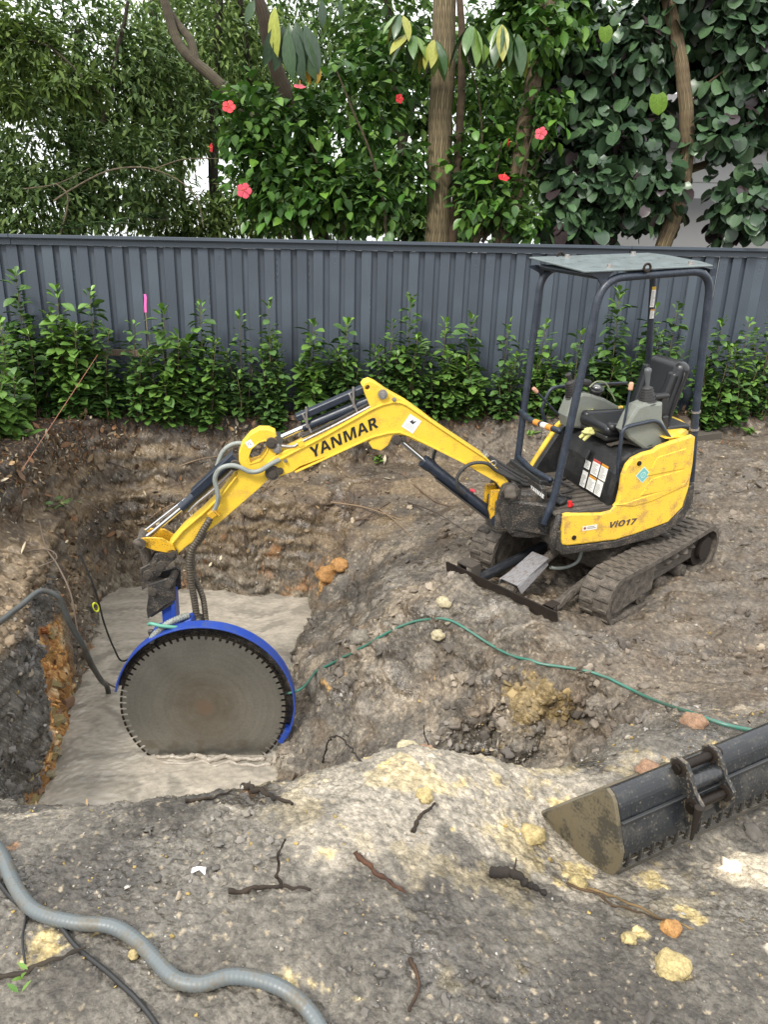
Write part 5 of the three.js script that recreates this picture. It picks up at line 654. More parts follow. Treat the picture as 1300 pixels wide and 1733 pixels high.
// ---------- rock saw hanging from the arm ----------
const blue = paintMat(dirtMap([.13, .255, .6], [.3, .32, .38], .7, .5), .9);
{
  const S = thing('rock_saw', 'round steel rock saw blade under a blue guard, hung from the excavator arm', 'rock saw', [-1.255, -1.385, -4.55]); S.rotation.y = .06;
  const Rb = .598, N = 72, disc = []; for (let k = 0; k < N; k++) { const a0 = k / N * 2 * Math.PI, p = 2 * Math.PI / N; for (const [f, r] of [[.0, Rb - .036], [.06, Rb - .043], [.19, Rb - .046], [.32, Rb - .043], [.38, Rb - .036], [.385, Rb - .014], [.995, Rb - .014]]) disc.push([r * Math.cos(a0 + p * f), r * Math.sin(a0 + p * f)]); }
  const swirl = new THREE.MeshPhysicalMaterial({ map: tex(1024, (u, v) => { const x = (u - .5) * 1.3, y = (v - .5) * 1.3, r = Math.hypot(x, y), a = Math.atan2(y, x); let k = .47 + .022 * noise(r * 60, Math.cos(a) * .6, Math.sin(a) * .6) + .05 * fbm(x * 5, y * 5, 2, 4) + .03 * noise(x * 60, y * 60, 3); let c = [k * 1.0, k * .98, k * .92]; const dirt = sstep(.42, .1, r + .12 * fbm(x * 6, y * 6, 9, 4)); c = mixc(c, [.36, .32, .26], dirt * .6 * clamp(.75 + .5 * fbm(x * 18, y * 18, 1, 4))); c = mixc(c, [.46, .39, .33], sstep(.09, .03, r + .05 * fbm(x * 14, y * 14, 4, 3)) * .8); if (y < -.28) c = mixc(c, [.4, .37, .32], sstep(0, .3, fbm(x * 8, y * 8, 6, 4)) * .5); return c; }), roughness: .34, metalness: .62, roughnessMap: null, side: THREE.DoubleSide });
  swirl.map.wrapS = swirl.map.wrapT = THREE.ClampToEdgeWrapping;
  const dg = new THREE.ExtrudeGeometry(shapeOf(disc), { depth: .006, bevelEnabled: false }); dg.translate(0, 0, -.003); { const p = dg.attributes.position, uv = dg.attributes.uv; for (let i = 0; i < p.count; i++) uv.setXY(i, p.getX(i) / 1.3 + .5, p.getY(i) / 1.3 + .5); }
  const blade = part('blade', dg, swirl, S); const segMat = std([.32, .3, .26], .45, .6, { map: mudTex });
  const seg = (() => { const p = 2 * Math.PI / N, o = []; for (const f of [.36, .5, .75, 1.02]) o.push([Rb * Math.cos(p * f), Rb * Math.sin(p * f)]); for (const f of [1.02, .75, .5, .36]) o.push([(Rb - .016) * Math.cos(p * f), (Rb - .016) * Math.sin(p * f)]); return plate(o, -.0055, .0055, .001); })();
  for (let k = 0; k < N; k++) { const m = part('segment', seg, segMat, blade); m.rotation.z = k / N * 2 * Math.PI; }
  part('hub', [rod([0, 0, -.06], [0, 0, -.0035], .07, .07, 24)], rusty, blade);
  // guard: back plate and rim band
  const arc = (r, a0, a1, n = 50) => [...Array(n + 1).keys()].map(i => { const a = lerp(a0, a1, i / n); return [r * Math.cos(a), r * Math.sin(a)]; });
  const A0 = -26 * D2R, A1 = 169 * D2R, guard = part('guard', [plate([...arc(.64, A0, A1), ...arc(.63, A1, A0)], -.08, .018, .003), plate([...arc(.643, A0, A1), ...arc(.632, A1, A0)], .012, .026, .003)], blue, S);
  guard.position.set(.012, .022, 0);
  part('guard_plate', [plate([...arc(.63, A0, A1), ...arc(.4, A1, A0)], -.075, -.065, .001)], blackMud, S, 'dark muddy guard back plate').position.set(.012, .022, 0);
  part('guard_lip', [plate([...arc(.634, -31 * D2R, -20 * D2R, 8), ...arc(.60, -20 * D2R, -31 * D2R, 8)], -.06, .03, .003)], blue, guard);
  // mount
  part('mount_post', [box(.10, .30, .12, [-.255, .66, -.26], undefined, .006), box(.03, .30, .03, [-.215, .66, -.19], undefined, .004), box(.3, .12, .12, [-.2, .55, -.16], [0, 0, .35], .01)], blue, S);
  const cheek = [[-.37, .9], [-.31, .92], [-.215, .955], [-.185, .93], [-.19, .78], [-.26, .74], [-.395, .63], [-.4, .70], [-.38, .8]];
  part('mount_cheek', [plate(cheek, -.18, -.155, .006), plate(cheek, -.36, -.335, .006), box(.2, .03, .16, [-.3, .7, -.25], [0, 0, .6]), box(.04, .13, .03, [-.36, .5, -.12], [0, 0, .2], .01)], blackMud, S);
  for (const [x, y] of [[-.225, .905], [-.335, .845]]) part('mount_pin', [rod([x, y, -.4], [x, y, -.14], .028, .028, 18), rod([x, y, -.14], [x, y, -.128], .016, .02, 8)], mudDark, S);
  part('motor', [rod([0, 0, -.3], [0, 0, -.06], .1, .11, 26), box(.3, .6, .1, [-.1, .3, -.22], [0, 0, .25], .02)], blackMud, S);
  { const c = new THREE.CatmullRomCurve3([V(-.36, .5, -.06), V(-.33, .56, -.04), V(-.29, .60, -.04), V(-.24, .64, -.06), V(-.17, .665, -.09), V(-.1, .67, -.14)]), q = c.getSpacedPoints(60); part('sheathed_hose', sweep(q, .022, 10, (t, i) => i % 3 ? 1.1 : .85), greyHose, S, 'grey ribbed hose sleeve over the guard'); }
  part('water_line', tube([[-.36, .645, -.05], [-.33, .665, -.02], [-.27, .655, -.01], [-.2, .64, -.02], [-.15, .62, -.05]], .013, 30, 8), std([.1, .3, .22], .45), S, 'green water line clipped to the guard');
}
// pale ridge of slurry pushed up at the foot of the blade
{
  const ridge = []; for (let i = 0; i <= 40; i++) { const t = i / 40; ridge.push(V(-1.62 + t * .8, WATER + .014 + .012 * noise(t * 11, 1, 2), -4.5 + .05 * noise(t * 7, 5, 1))); }
  const g = mergeGeometries([clean(sweep(ridge, .022, 10, t => .35 + 1.3 * Math.abs(noise(t * 17, 3, 3)) + .3 * Math.sin(t * 3.1))), clean(sweep(ridge.map(p => p.clone().add(V(.05, -.012, .05 + .02 * noise(p.x * 9, 2, 1)))), .02, 8, t => .7 + .5 * noise(t * 12, 6, 3)))]);
  single('slurry_ridge', g, std([.33, .29, .235], .35, 0, { bumpMap: slurryBump, bumpScale: .008 }), 'pale ridge of thick slurry along the foot of the saw blade', 'slurry');
}
// ---------- bucket ----------
{
  const B = thing('digging_bucket', 'wide black slotted excavator bucket lying on the near bank', 'bucket', [.745, -.055, -1.845]); B.rotation.y = .5;
  // local: x along the bucket, y up, z towards the camera; the back shell faces the camera and the mouth lies away from it
  const end = [[.044, .02], [.044, .09], [.016, .165], [-.012, .235], [-.025, .253], [-.05, .262], [-.075, .245], [-.11, .196], [-.3, -.025], [-.313, -.045], [-.3, -.06], [-.2, -.062], [-.1, -.06], [.005, -.03], [.03, -.01]];   // (z, y)
  const sidePlate = x => plate(end.map(([z, y]) => [-z, y]), 0, .016, .003).rotateY(Math.PI / 2).translate(x, 0, 0);
  const dust = paintMat(dirtMap([.37, .335, .26], [.22, .205, .17], 2.0, .7), 1.3), blk = paintMat(dirtMap([.12, .13, .14], [.42, .38, .32], .5, .52), .75), dimBlk = paintMat(dirtMap([.14, .14, .14], [.42, .38, .31], 1.1, .3), 1.2);
  const L = 1.05; part('side_plate', boxUV(sidePlate(0)), dust, B, 'side plate caked in dried clay'); part('side_plate', boxUV(sidePlate(L)), dust, B);
  const shell = (a, b, n = 12, th = .012) => { const c = new THREE.CatmullRomCurve3(a.map(([z, y]) => V(0, y, z))).getSpacedPoints(n), o = c.map(p => [-p.z, p.y]), i = c.map((p, k) => { const t = c[Math.min(k + 1, n)].clone().sub(c[Math.max(k - 1, 0)]).normalize(); return [-(p.z - t.y * th), p.y + t.z * th]; }); return plate([...o, ...i.reverse()], 0, L - .016, .001).rotateY(Math.PI / 2).translate(.016, 0, 0); };
  part('back_shell', boxUV(shell([[.045, .065], [.04, .1], [.012, .175]])), blk, B); part('top_roll', boxUV(shell([[.012, .175], [-.008, .228], [-.03, .256], [-.055, .258], [-.08, .23]], 0, 14, .014)), blk, B);
  part('lip_bar', box(L, .02, .08, [L / 2, -.045, -.28], undefined, .006), dust, B); part('bottom_rail', [box(L - .02, .02, .016, [L / 2, .0, .03], undefined, .004), box(L - .02, .02, .02, [L / 2, -.04, -.03], undefined, .004)], dimBlk, B); part('weld_bar', box(L - .02, .01, .012, [L / 2, .178, .02], undefined, .003), blk, B);
  for (let k = 0; k < 19; k++) part('grid_bar', [sweep([V(.04 + k * .054, .075, .04), V(.04 + k * .054, .03, .042), V(.045 + k * .054, -.012, .02), V(.05 + k * .054, -.04, -.03), V(.05 + k * .054, -.05, -.25)], .007, 6)], dimBlk, B);
  part('wear_strip', [box(.14, .14, .008, [.39, .12, .036], undefined, .002)], blk, B);
  const ear = [[.045, .07], [.07, .11], [.088, .15], [.085, .185], [.05, .215], [.025, .26], [.0, .29], [-.035, .292], [-.06, .27], [-.058, .235], [-.03, .222], [-.01, .2], [.01, .15], [.03, .07]];
  for (const x of [.29, .44]) { const e = part('hitch_ear', boxUV(plate(ear.map(([z, y]) => [-z, y]), 0, .016, .003).rotateY(Math.PI / 2).translate(x, 0, 0)), dimBlk, B); for (const [z, y] of [[.055, .165], [-.02, .262]]) part('ear_boss', rod([x - .006, y, z], [x + .022, y, z], .028, .028, 22), rusty, e); }
  for (const [z, y] of [[.055, .165], [-.02, .262]]) part('hitch_pin', rod([.27, y, z], [.48, y, z], .016, .016, 18), std([.17, .13, .1], .5, .5, { map: mudTex }), B);
  part('crossmember', rod([.3, .215, .012], [.45, .215, .012], .028, .028, 18), blk, B); part('retaining_pin', rod([.275, .19, .085], [.285, .05, .075], .014, .005, 10), rusty, B, 'tapered rusty pin hanging by the hitch');
}
// ---------- hoses ----------
const hit = (px, py) => { const d = sight(px, py); let t = 1.5; for (; t < 11; t += .02) { const q = V(0, EYE, 0).addScaledVector(d, t); if (q.y < groundY(q.x, q.z)) break; } for (let k = 0; k < 5; k++) { const q = V(0, EYE, 0).addScaledVector(d, t); t += (q.y < groundY(q.x, q.z) ? -1 : 1) * .01 / (1 << k); } return V(0, EYE, 0).addScaledVector(d, t); };
const onGround = (pts, r, step = .04, lift = 0) => { const c = new THREE.CatmullRomCurve3(pts.map(([x, z]) => V(x, 0, z))), L = c.getLength(), n = Math.ceil(L / step), q = c.getSpacedPoints(n); let h = q.map(p => groundY(p.x, p.z)); for (let k = 0; k < 3; k++) h = h.map((y, i) => Math.max(y, ((h[i - 1] ?? y) + y + (h[i + 1] ?? y)) / 3)); q.forEach((p, i) => { p.y = h[i] + r * .8 + lift; }); return new THREE.CatmullRomCurve3(q).getSpacedPoints(n * 3); };
{
  const ribbed = canvasTex(64, 64, (x) => { x.fillStyle = '#8f9a9a'; x.fillRect(0, 0, 64, 64); x.fillStyle = '#6f7a7c'; x.fillRect(0, 0, 64, 22); x.fillStyle = '#a3acab'; x.fillRect(0, 40, 64, 10); }); ribbed.wrapS = ribbed.wrapT = THREE.RepeatWrapping; ribbed.repeat.set(1, 90);
  const suction = paintMat(dirtMap([.36, .385, .39], [.36, .335, .285], 1.2, .6), 1.2);
  const sp = [[-120, 1330], [-60, 1390], [0, 1450], [30, 1515], [60, 1550], [125, 1570], [190, 1577], [230, 1600], [265, 1635], [300, 1668], [340, 1675], [390, 1662], [440, 1668], [490, 1690], [530, 1730], [560, 1790], [580, 1860]].map(([x, y]) => { const q = hit(x, y); q.y = groundY(q.x, q.z) + .019; return q; }), q = new THREE.CatmullRomCurve3(sp).getSpacedPoints(840);
  single('suction_hose', sweep(q, .0188, 16, (t, i) => i % 3 === 1 ? 1.03 : .98), suction, 'thick grey ribbed suction hose snaking over the near bank', 'hose');
  const g = [], gp = [[1420, 1262], [1330, 1252], [1290, 1247], [1230, 1236], [1160, 1212], [1090, 1184], [1040, 1158], [1000, 1142], [960, 1135], [920, 1130], [880, 1120], [850, 1108], [820, 1090], [790, 1070], [765, 1055], [740, 1050], [700, 1056], [665, 1070], [630, 1090], [600, 1108], [560, 1128], [530, 1142]]; { const dense = []; for (let i = 0; i + 1 < gp.length; i++) for (let k = 0; k < 4; k++) dense.push([lerp(gp[i][0], gp[i + 1][0], k / 4), lerp(gp[i][1], gp[i + 1][1], k / 4)]); for (const [x, y] of dense) { const q = hit(x, y); q.y = Math.max(q.y, groundY(q.x, q.z)) + .022; g.push(q); } for (let k = 0; k < 2; k++) for (let i = 1; i + 1 < g.length; i++) { const m = g[i - 1].clone().add(g[i + 1]).multiplyScalar(.5); g[i].lerp(m, .5); g[i].y = Math.max(g[i].y, groundY(g[i].x, g[i].z) + .016); } } g.push(V(-.58, -1.27, -4.63), V(-.68, -1.3, -4.62));
  single('garden_hose', sweep(new THREE.CatmullRomCurve3(g).getSpacedPoints(260), .009, 10), paintMat(dirtMap([.2, .43, .37], [.4, .38, .33], .7, .4), 1.0), 'thin green garden hose looping over the spoil heap to the saw', 'hose');
  const lh = [V(-3.2, -.48, -3.7), V(-2.75, -.56, -3.9), V(-2.5, -.57, -4.12), V(-2.43, -.56, -4.42), V(-2.36, -.53, -4.62), V(-2.28, -.6, -4.68), V(-2.24, -.82, -4.72), V(-2.2, -1.05, -4.8), V(-2.2, -1.3, -4.92), V(-2.22, -1.55, -5.1), V(-2.26, -1.72, -5.28), V(-2.27, -1.9, -5.34)];
  single('discharge_hose', sweep(new THREE.CatmullRomCurve3(lh).getSpacedPoints(200), .0205, 14, t => 1 + .05 * noise(t * 40, 1, 1)), paintMat(dirtMap([.28, .295, .29], [.24, .22, .19], 1.1, .5), 1.2), 'dull grey hose bending over the left ledge down into the slurry', 'hose');
  const cable = (pts, r, m, label) => single('electric_cable', sweep(new THREE.CatmullRomCurve3(pts).getSpacedPoints(140), r, 7), m, label, 'cable'); const dk = std([.02, .02, .02], .5), tn = std([.12, .09, .065], .7);
  cable(onGround([[-1.5, -1.75], [-1.15, -1.7], [-1.08, -1.63], [-.95, -1.52], [-.85, -1.48], [-.75, -1.4], [-.63, -1.32], [-.5, -1.22], [-.4, -1.1]], .006, .03), .0065, dk, 'thin black cable lying across the near bank below the thick hose');
  cable(onGround([[-1.02, -1.62], [-.93, -1.5], [-.9, -1.42], [-.86, -1.35]], .004, .03), .003, dk, 'very thin dark wire branching off near the thick hose');
  cable([V(-2.95, -.5, -5.9), V(-2.72, -.58, -5.5), V(-2.5, -.6, -5.2), V(-2.36, -.75, -5.05), V(-2.3, -1.1, -4.98), V(-2.28, -1.4, -5.06), V(-2.26, -1.7, -5.3), V(-2.22, -1.78, -5.36)], .007, tn, 'thin brown cable running from the ledge down beside the grey hose');
  cable([V(-3.3, -.4, -4.6), V(-3.0, -.53, -4.8), V(-2.8, -.56, -5.05), V(-2.86, -.56, -5.3), V(-2.7, -.57, -5.45), V(-2.55, -.58, -5.3), V(-2.62, -.58, -5.1)], .006, tn, 'loose loop of thin brown cable lying on the left ledge');
  cable([V(-2.45, -.62, -5.5), V(-2.36, -.95, -5.5), V(-2.36, -1.3, -5.6), V(-2.34, -1.6, -5.7), V(-2.3, -1.76, -5.75), V(-2.2, -1.72, -5.75), V(-2.12, -1.7, -5.68), V(-2.09, -1.78, -5.6)], .008, dk, 'black pump cable hooking down the left wall into the slurry');
  const yg = std([.5, .55, .03], .45), F = thing('float_switch', 'small yellow-green float switch hanging on the left pit wall', 'float switch', [-2.33, -1.05, -5.4]); part('handle_loop', put(new THREE.TorusGeometry(.03, .007, 8, 20), [0, 0, 0], [0, .9, .3], [.7, 1.4, 1]), yg, F); part('float_body', put(new RoundedBoxGeometry(.035, .08, .025, 3, .011), [-.04, -.02, -.01], [0, .4, .2]), rubber, F);
  single('pump_handle', put(new THREE.TorusGeometry(.06, .009, 8, 24, 2.4), [-2.2, -1.8, -5.72], [0, .2, .4]), yg, 'yellow strap arching out of the slurry by the black cable', 'strap');
  // string line from the hedge down to the left bank
  single('string_line', rod(atZ(165, 600, -7.6), V(-3.1, -.1, -6.0), .003, .003, 5), std([.3, .13, .08], .8), 'thin reddish string stretched from the hedge to the left bank', 'string');
}
// ---------- small things ----------
{
  const tapeM = std([.8, .12, .42], .6); const c = atZ(245, 515, fenceZ(-2.7) + .28); single('survey_ribbon', merge([plate([[-.012, -.08], [.01, -.08], [.014, 0], [.022, .07], [.016, .1], [-.006, .1], [-.004, .06], [-.01, 0]], -.002, .002, .0005)]).translate(c.x, c.y, c.z), tapeM, 'pink marker ribbon sticking up from the hedge', 'ribbon');
  single('marker_stake', box(.014, .75, .012, [c.x, c.y - .45, c.z - .005]), std([.16, .13, .09], .8), 'thin timber stake carrying the pink ribbon', 'stake');
  const p = atZ(200, 597, fenceZ(-2.9) + .12); single('timber_rail', boxUV(box(.85, .07, .03, [p.x, p.y, p.z], [0, .147, -.01])), std([.2, .15, .1], .8, 0, { map: woodTex }), 'bare brown timber board fixed low across the fence behind the hedge', 'board');
  const s = atY(1215, 702, 0); single('timber_offcut', boxUV(box(.34, .09, .14, [s.x - .25, groundY(s.x - .25, s.z + .3) + .03, s.z + .35], [.1, .3, .05])), std([.11, .095, .075], .85, 0, { map: woodTex }), 'grey-brown timber offcut lying at the foot of the hedge', 'timber');
  const stick = (pts, r, label, c = [.05, .035, .025], cat = 'stick') => single('stick', sweep(new THREE.CatmullRomCurve3(pts.map(q => V(...q))).getSpacedPoints(36).map(q => q.add(V(noise(q.x * 30, q.y * 30, r * 900), noise(q.z * 30, q.x * 30, 4 + r * 900), noise(q.y * 30, q.z * 30, 8)).multiplyScalar(.012))), r, 7, t => 1.1 - .6 * t + .6 * noise(t * 14, r * 999, 1)), std(c, .85, 0, { map: barkTex, bumpMap: barkBump, bumpScale: .01 }), label, cat);
  const gy = (x, z, d = 0) => [x, groundY(x, z) + d, z];
  stick([gy(-.48, -2.17, .02), gy(-.4, -2.06, .03), gy(-.27, -1.93, .015)], .011, 'dark splintered branch lying by the edge of the pit');
  stick([gy(-.26, -1.6, 0), [-.27, groundY(-.27, -1.6) + .07, -1.61], [-.245, groundY(-.25, -1.6) + .16, -1.62]], .005, 'dark twig sticking upright out of the near bank'); stick([gy(-.4, -1.58, .01), gy(-.3, -1.6, .012), gy(-.17, -1.6, .008)], .007, 'dark root lying flat at the foot of the upright twig');
  stick([gy(-.05, -1.72, .01), gy(.02, -1.66, .015), gy(.1, -1.62, .01)], .008, 'reddish brown stick on the grey crust of the near bank', [.13, .06, .035]); stick([gy(.1, -1.42, .01), gy(.12, -1.36, .02), gy(.1, -1.3, .01)], .006, 'short brown stick half sunk in the dark crumbs', [.1, .06, .04]);
  stick([gy(.68, -1.84, .01), gy(.8, -1.73, .02), gy(.93, -1.62, .015)], .005, 'long straw-coloured cane lying in front of the bucket', [.34, .25, .14]); stick([gy(.62, -1.82, .01), gy(.75, -1.74, .012), gy(.9, -1.63, .01)], .004, 'thin brown cane beside the straw-coloured one', [.14, .09, .05]);
  stick([gy(.36, -1.76, .02), gy(.43, -1.74, .03), gy(.52, -1.72, .015)], .016, 'chunk of black rotten root on the near bank', [.03, .022, .018], 'root'); stick([gy(.42, -1.75, .02), [.44, groundY(.44, -1.77) + .07, -1.78]], .004, 'tiny twig poking up from the black root');
  stick([gy(-1.0, -1.3, .0), gy(-.85, -1.32, .02), gy(-.72, -1.38, .02)], .008, 'grey-brown stick below the black cable', [.08, .065, .05]);
  stick([gy(.12, -1.85, .01), gy(.16, -1.92, .02), gy(.2, -1.96, .02)], .007, 'small dark twig on the chalky crust'); stick([gy(-.65, -2.02, .006), gy(-.55, -2.06, .01), gy(-.5, -2.1, .012)], .006, 'thin dark twig near the lip of the pit');
  stick([gy(.25, -3.55, .02), gy(.32, -3.7, .2), gy(.28, -3.85, .3)], .008, 'dark twig leaning up in the gully');
  { const a = hit(545, 1290), b = hit(612, 1290), m = a.clone().lerp(b, .35).add(V(0, .17, 0)), m2 = a.clone().lerp(b, .7).add(V(0, .12, 0)); stick([a, m, m2, b].map(q => q.toArray()), .006, 'arched dark root on the spoil heap', undefined, 'root'); }
  // roots showing in the back bank
  const rootTone = [[.05, .033, .022], [.1, .065, .04], [.2, .14, .085]];
  for (const [x0, y0, x1, y1, sag] of [[570, 790, 620, 815, -.03], [560, 850, 680, 880, .05], [590, 905, 660, 850, .04], [690, 850, 790, 900, .05], [300, 790, 380, 770, .03], [250, 880, 300, 850, .03], [410, 860, 420, 960, .02], [600, 880, 640, 880, .03], [480, 790, 440, 840, .03], [700, 820, 780, 860, -.05], [330, 860, 300, 810, .02], [640, 860, 700, 910, .03], [180, 780, 230, 800, .02]]) {
    const a = hit(x0, y0), b = hit(x1, y1), m = a.clone().lerp(b, .5).add(V(0, sag, .04)); const r = rr(.006, .012); const o = single('root', sweep(new THREE.CatmullRomCurve3([a, m, b]).getSpacedPoints(18), r, 6, t => 1.1 - .6 * t + .3 * noise(t * 8, r * 900, 2)), std(pick(rootTone), .85), 'thin root poking out of the cut back bank', 'root', 'roots in the back bank'); void o;
  }
  // stones
  const ochre = std([.42, .22, .075], .8, 0, { map: grain, bumpMap: grainBump, bumpScale: .006 }), paleStone = std([.5, .44, .3], .85, 0, { map: grain, bumpMap: grainBump, bumpScale: .006 }), yelStone = std([.46, .37, .18], .85, 0, { map: grain, bumpMap: grainBump, bumpScale: .006 }), greyStone = std([.22, .2, .17], .85, 0, { map: grain, bumpMap: grainBump, bumpScale: .006 }), pinkStone = std([.33, .2, .13], .85, 0, { map: grain });
  const stone = (x, z, r, m, label, seed, group) => { const o = single('stone', boxUV(lumpy(r, seed, 3, .25, .7)), m, label, 'stone', group); o.position.set(x, groundY(x, z) + r * .3, z); o.rotation.y = seed; return o; };
  stone(.87, -1.625, .028, ochre, 'rounded orange-brown stone at the tip of the cane', 1); stone(.815, -1.475, .045, yelStone, 'large pale yellow lump of clay on the dark crumbs', 2); stone(.545, -2.03, .042, yelStone, 'yellow clay lump at the pointed corner of the bucket', 3); stone(.165, -2.0, .03, yelStone, 'yellow and pink stone on the chalky crust', 5); stone(.12, -2.42, .04, paleStone, 'pale stone on the lip of the gully', 6); stone(.2, -2.44, .03, pinkStone, 'pinkish stone on the lip of the gully', 16); stone(.66, -1.84, .03, yelStone, 'yellow clay lump in front of the bucket', 7); stone(.73, -1.57, .022, yelStone, 'small yellow clay lump beside the large pale one', 8); stone(.44, -4.68, .055, paleStone, 'pale lump of clay under the crest of the green hose', 9); stone(-.15, -4.95, .09, greyStone, 'grey-brown boulder on the heap beside the green hose', 10); stone(.4, -4.55, .05, paleStone, 'pale clay lump below the crest of the green hose', 21); stone(1.32, -2.62, .05, pinkStone, 'reddish stone behind the bucket hitch', 11); stone(1.05, -2.35, .05, pinkStone, 'orange-brown stone behind the bucket', 12); stone(-.6, -1.385, .014, yelStone, 'tiny yellow pebble below the thick hose', 13);
  stone(-.55, -6.85, .12, ochre, 'orange sandstone lump at the far right of the slurry', 14); stone(-.42, -6.7, .09, ochre, 'orange sandstone lump half buried in the heap', 15);
  // slabs of orange sandstone in the left cut
  for (let k = 0; k < 46; k++) { const z = -3.95 - rr(0, 1.15), top = lerp(-1.62, -1.08, clamp((-z - 4.0) / .85)), y = lerp(WATER, top, R()); let x = -2.15; for (; x > -2.6; x -= .01) if (groundY(x, z) > y) break; const m = pick([ochre, ochre, paleStone, pinkStone, yelStone]); const g = boxUV(new THREE.BoxGeometry(1.5, 1.3, 1.6, 2, 2, 2)); { const q = g.attributes.position; for (let i = 0; i < q.count; i++) { const a = q.getX(i), c = q.getY(i), e = q.getZ(i); q.setXYZ(i, a + .45 * noise(a * 2 + k * 3, c * 2, e * 2), c + .45 * noise(a * 2, c * 2 + k * 5, e * 2), e + .5 * noise(a * 2, c * 2, e * 2 + k * 7)); } g.computeVertexNormals(); } const o = single('sandstone_slab', g, m, 'broken slab of orange sandstone in the left pit wall', 'rock', 'sandstone slabs in the left pit wall'); o.position.set(x - .005, y, z); o.scale.set(rr(.02, .04), rr(.03, .06), rr(.05, .11)); o.rotation.set(rr(-.9, -.3), rr(-.3, .3), rr(-.3, .3)); }
  // litter
  single('plastic_scrap', merge([plate([[-.02, -.008], [.0, .004], [.02, -.012], [.018, .012], [-.006, .014], [-.022, .008]], 0, .002, .0005).rotateX(-1.3)]).translate(-.5, groundY(-.5, -1.65) + .012, -1.65), std([.75, .72, .7], .5), 'white scrap of plastic on the grey near bank', 'litter');
  const prune = thing('cut_branch', 'cut sprig of variegated leaves lying on the left ledge', 'sprig', [-3.0, groundY(-3.0, -6.45) + .06, -6.45]); const lm = [leafMat([.3, .33, .14], .5), leafMat([.12, .2, .07], .5)]; for (let k = 0; k < 14; k++) { const l = part('leaf', OVAL, pick(lm), prune); l.position.set(rr(-.1, .1), rr(0, .03), rr(-.12, .12)); l.quaternion.copy(leafQuat(V(rr(-1, 1), rr(-.1, .25), rr(-1, 1)), rr(-.4, .4))); l.scale.setScalar(rr(.07, .12)); } part('stem', rod([-.1, 0, -.1], [.1, .01, .1], .004), stemMat, prune);
  const weed = (px, py, y, n, s, label, g, mats = hedgeMats) => { const c = atY(px, py, y), w = thing('weed', label, 'weed', [c.x, groundY(c.x, c.z), c.z], g); for (let k = 0; k < n; k++) { const a = rr(0, 6.28), l = part('leaf', SMALL, pick(mats), w); l.position.set(rr(-.06, .06), rr(0, .04), rr(-.05, .05)); l.quaternion.copy(leafQuat(V(Math.cos(a), rr(.3, 1.1), Math.sin(a)), rr(-.3, .3))); l.scale.setScalar(s * rr(.7, 1.2)); } };
  const fresh = [[.16, .3, .05], [.1, .22, .04]].map(c => leafMat(c, .5)); for (const [px, py] of [[640, 712], [830, 700], [860, 705], [895, 712], [1100, 708], [1150, 710], [1190, 705], [1240, 710], [1275, 715], [925, 700], [690, 706]]) weed(px, py, -.02, 12, .12, 'small tuft of fresh weeds at the foot of the hedge', 'weeds along the hedge', fresh);
  weed(30, 745, .02, 14, .16, 'pale weed at the top of the left bank', undefined, fresh); weed(15, 1715, -.02, 6, .032, 'tiny green seedling on the near bank below the cable', undefined, fresh);
}
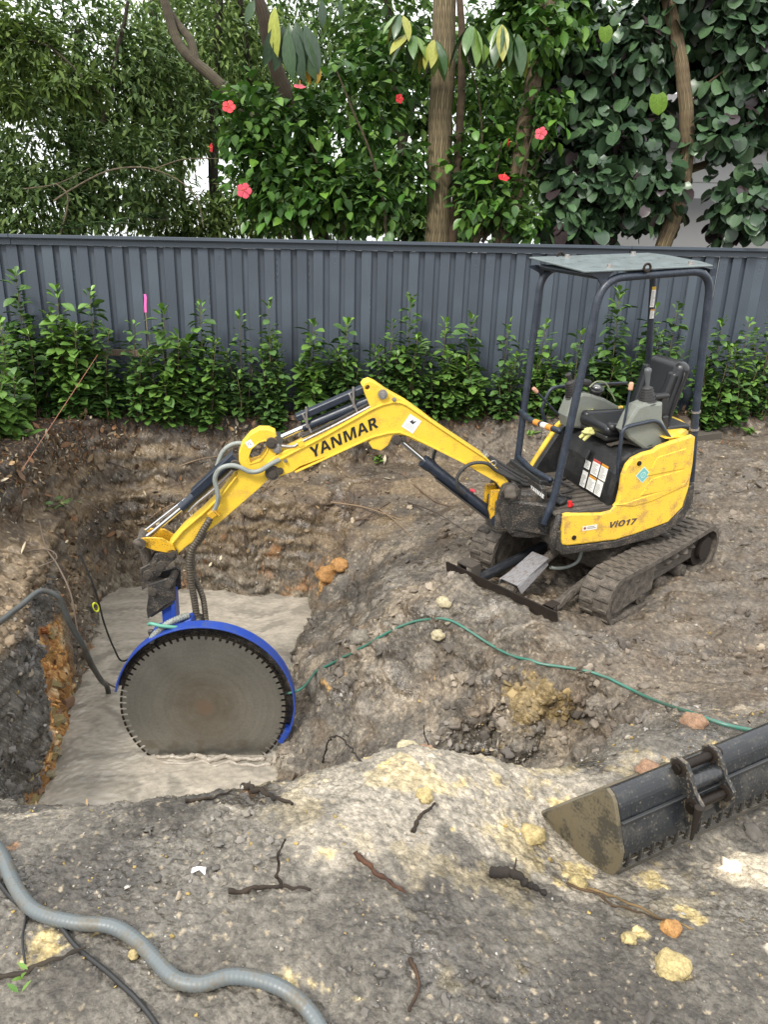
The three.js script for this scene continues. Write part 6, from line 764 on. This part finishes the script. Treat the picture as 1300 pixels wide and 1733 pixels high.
// ---------- crumbs, clods and fallen leaves ----------
{
  const p = ground.attributes.position, nr = ground.attributes.normal, n = p.count, shapes = [lumpy(1, 2.2, 1, .7, .7), lumpy(1, 7.7, 1, .6, .65)];
  const sc = (name, count, sMin, sMax, geo, mat, accept, tint, sink = .25) => {
    const I = new THREE.InstancedMesh(geo, mat, count); let k = 0, tries = 0; const c = new THREE.Color(), q = new THREE.Quaternion(), e = new THREE.Euler(); const y0 = V();
    while (k < count && tries++ < count * 60) { const i = Math.floor(R() * n), x = p.getX(i), y = p.getY(i), z = p.getZ(i), D = Math.hypot(x, y - EYE, z); if (D > 11 || !inView(x, y, z, 1.2) || y < WATER + .03) continue; const w = accept(x, y, z, nr.getY(i)); if (R() > w) continue;
      const s = lerp(sMin, sMax, Math.pow(R(), 5)) * (D < 3 ? .7 : 1.5); y0.set(x + nr.getX(i) * s * sink, y + nr.getY(i) * s * sink, z + nr.getZ(i) * s * sink); e.set(rr(0, 6), rr(0, 6), rr(0, 6)); I.setMatrixAt(k, MM.compose(y0, q.setFromEuler(e), V(s * rr(.8, 1.4), s * rr(.6, 1), s * rr(.8, 1.3)))); const t = tint(x, y, z, nr.getY(i)); I.setColorAt(k, c.setRGB(...t)); k++; }
    I.count = k; I.name = name; I.userData.kind = 'stuff'; I.userData.label = { soil_clods: 'lumps and crumbs of dug soil scattered over banks and heap', stone_grit: 'small pale stones and grit lying in the soil', leaf_litter: 'fallen brown leaves and chips along the hedge' }[name]; I.userData.category = { soil_clods: 'soil', stone_grit: 'gravel', leaf_litter: 'leaf litter' }[name]; I.castShadow = I.receiveShadow = true; scene.add(I); };
  const clodMat = new THREE.MeshStandardMaterial({ roughness: .85, bumpMap: grainBump, bumpScale: .004 });
  sc('soil_clods', 8000, .0025, .02, shapes[0], clodMat, (x, y, z) => { const near = z > -3; const a = noise(x * 1.4 + 3, y, z * 1.4 + 8) + noise(x * 4, y * 4, z * 4) * .5; return near ? (sstep(.1, .5, a + (x > -.1 && z > -1.9 ? .2 : -.15)) * .6 + .01) : sstep(-.25, .35, a) * .8; }, (x, y, z, ny) => { const c = groundColour(x, y, z, ny), k = rr(.7, 1.25); return [c[0] * k, c[1] * k, c[2] * k]; });
  sc('stone_grit', 4500, .0015, .009, shapes[1], clodMat, (x, y, z) => .06 + sstep(.1, .5, noise(x * 2, y * 2, z * 2)) * .6 + (z > -3 ? .2 : 0), () => { const k = rr(.4, .85); return pick([[.5 * k, .44 * k, .35 * k], [.5 * k, .36 * k, .12 * k], [.45 * k, .42 * k, .38 * k], [.3 * k, .27 * k, .22 * k]]); }, .3);
  sc('leaf_litter', 3200, .02, .07, leafGeo(1, .45, { rows: 3, droop: -.2, fold: .3 }), std([1, 1, 1], .8), (x, y, z) => { const dg = sdPoly(GARDEN, x, z); return dg < .06 ? .9 : dg < .8 && z < -5 ? .09 : .002; }, () => { const k = rr(.5, 1.2); return pick([[.2 * k, .1 * k, .045 * k], [.3 * k, .2 * k, .1 * k], [.12 * k, .07 * k, .04 * k], [.42 * k, .36 * k, .25 * k]]); }, .15);
}
// every plant group stands at its own base
scene.children.filter(o => o.isGroup && o.position.lengthSq() === 0 && o.userData.category === 'tree').forEach(o => { const t = o.children.find(c => c.name === 'trunk'); const q = t.geometry.attributes.position; const base = V(q.getX(0), 0, q.getZ(0)); o.position.copy(base); o.children.forEach(c => c.position.sub(base)); });
renderer.render(scene, camera);
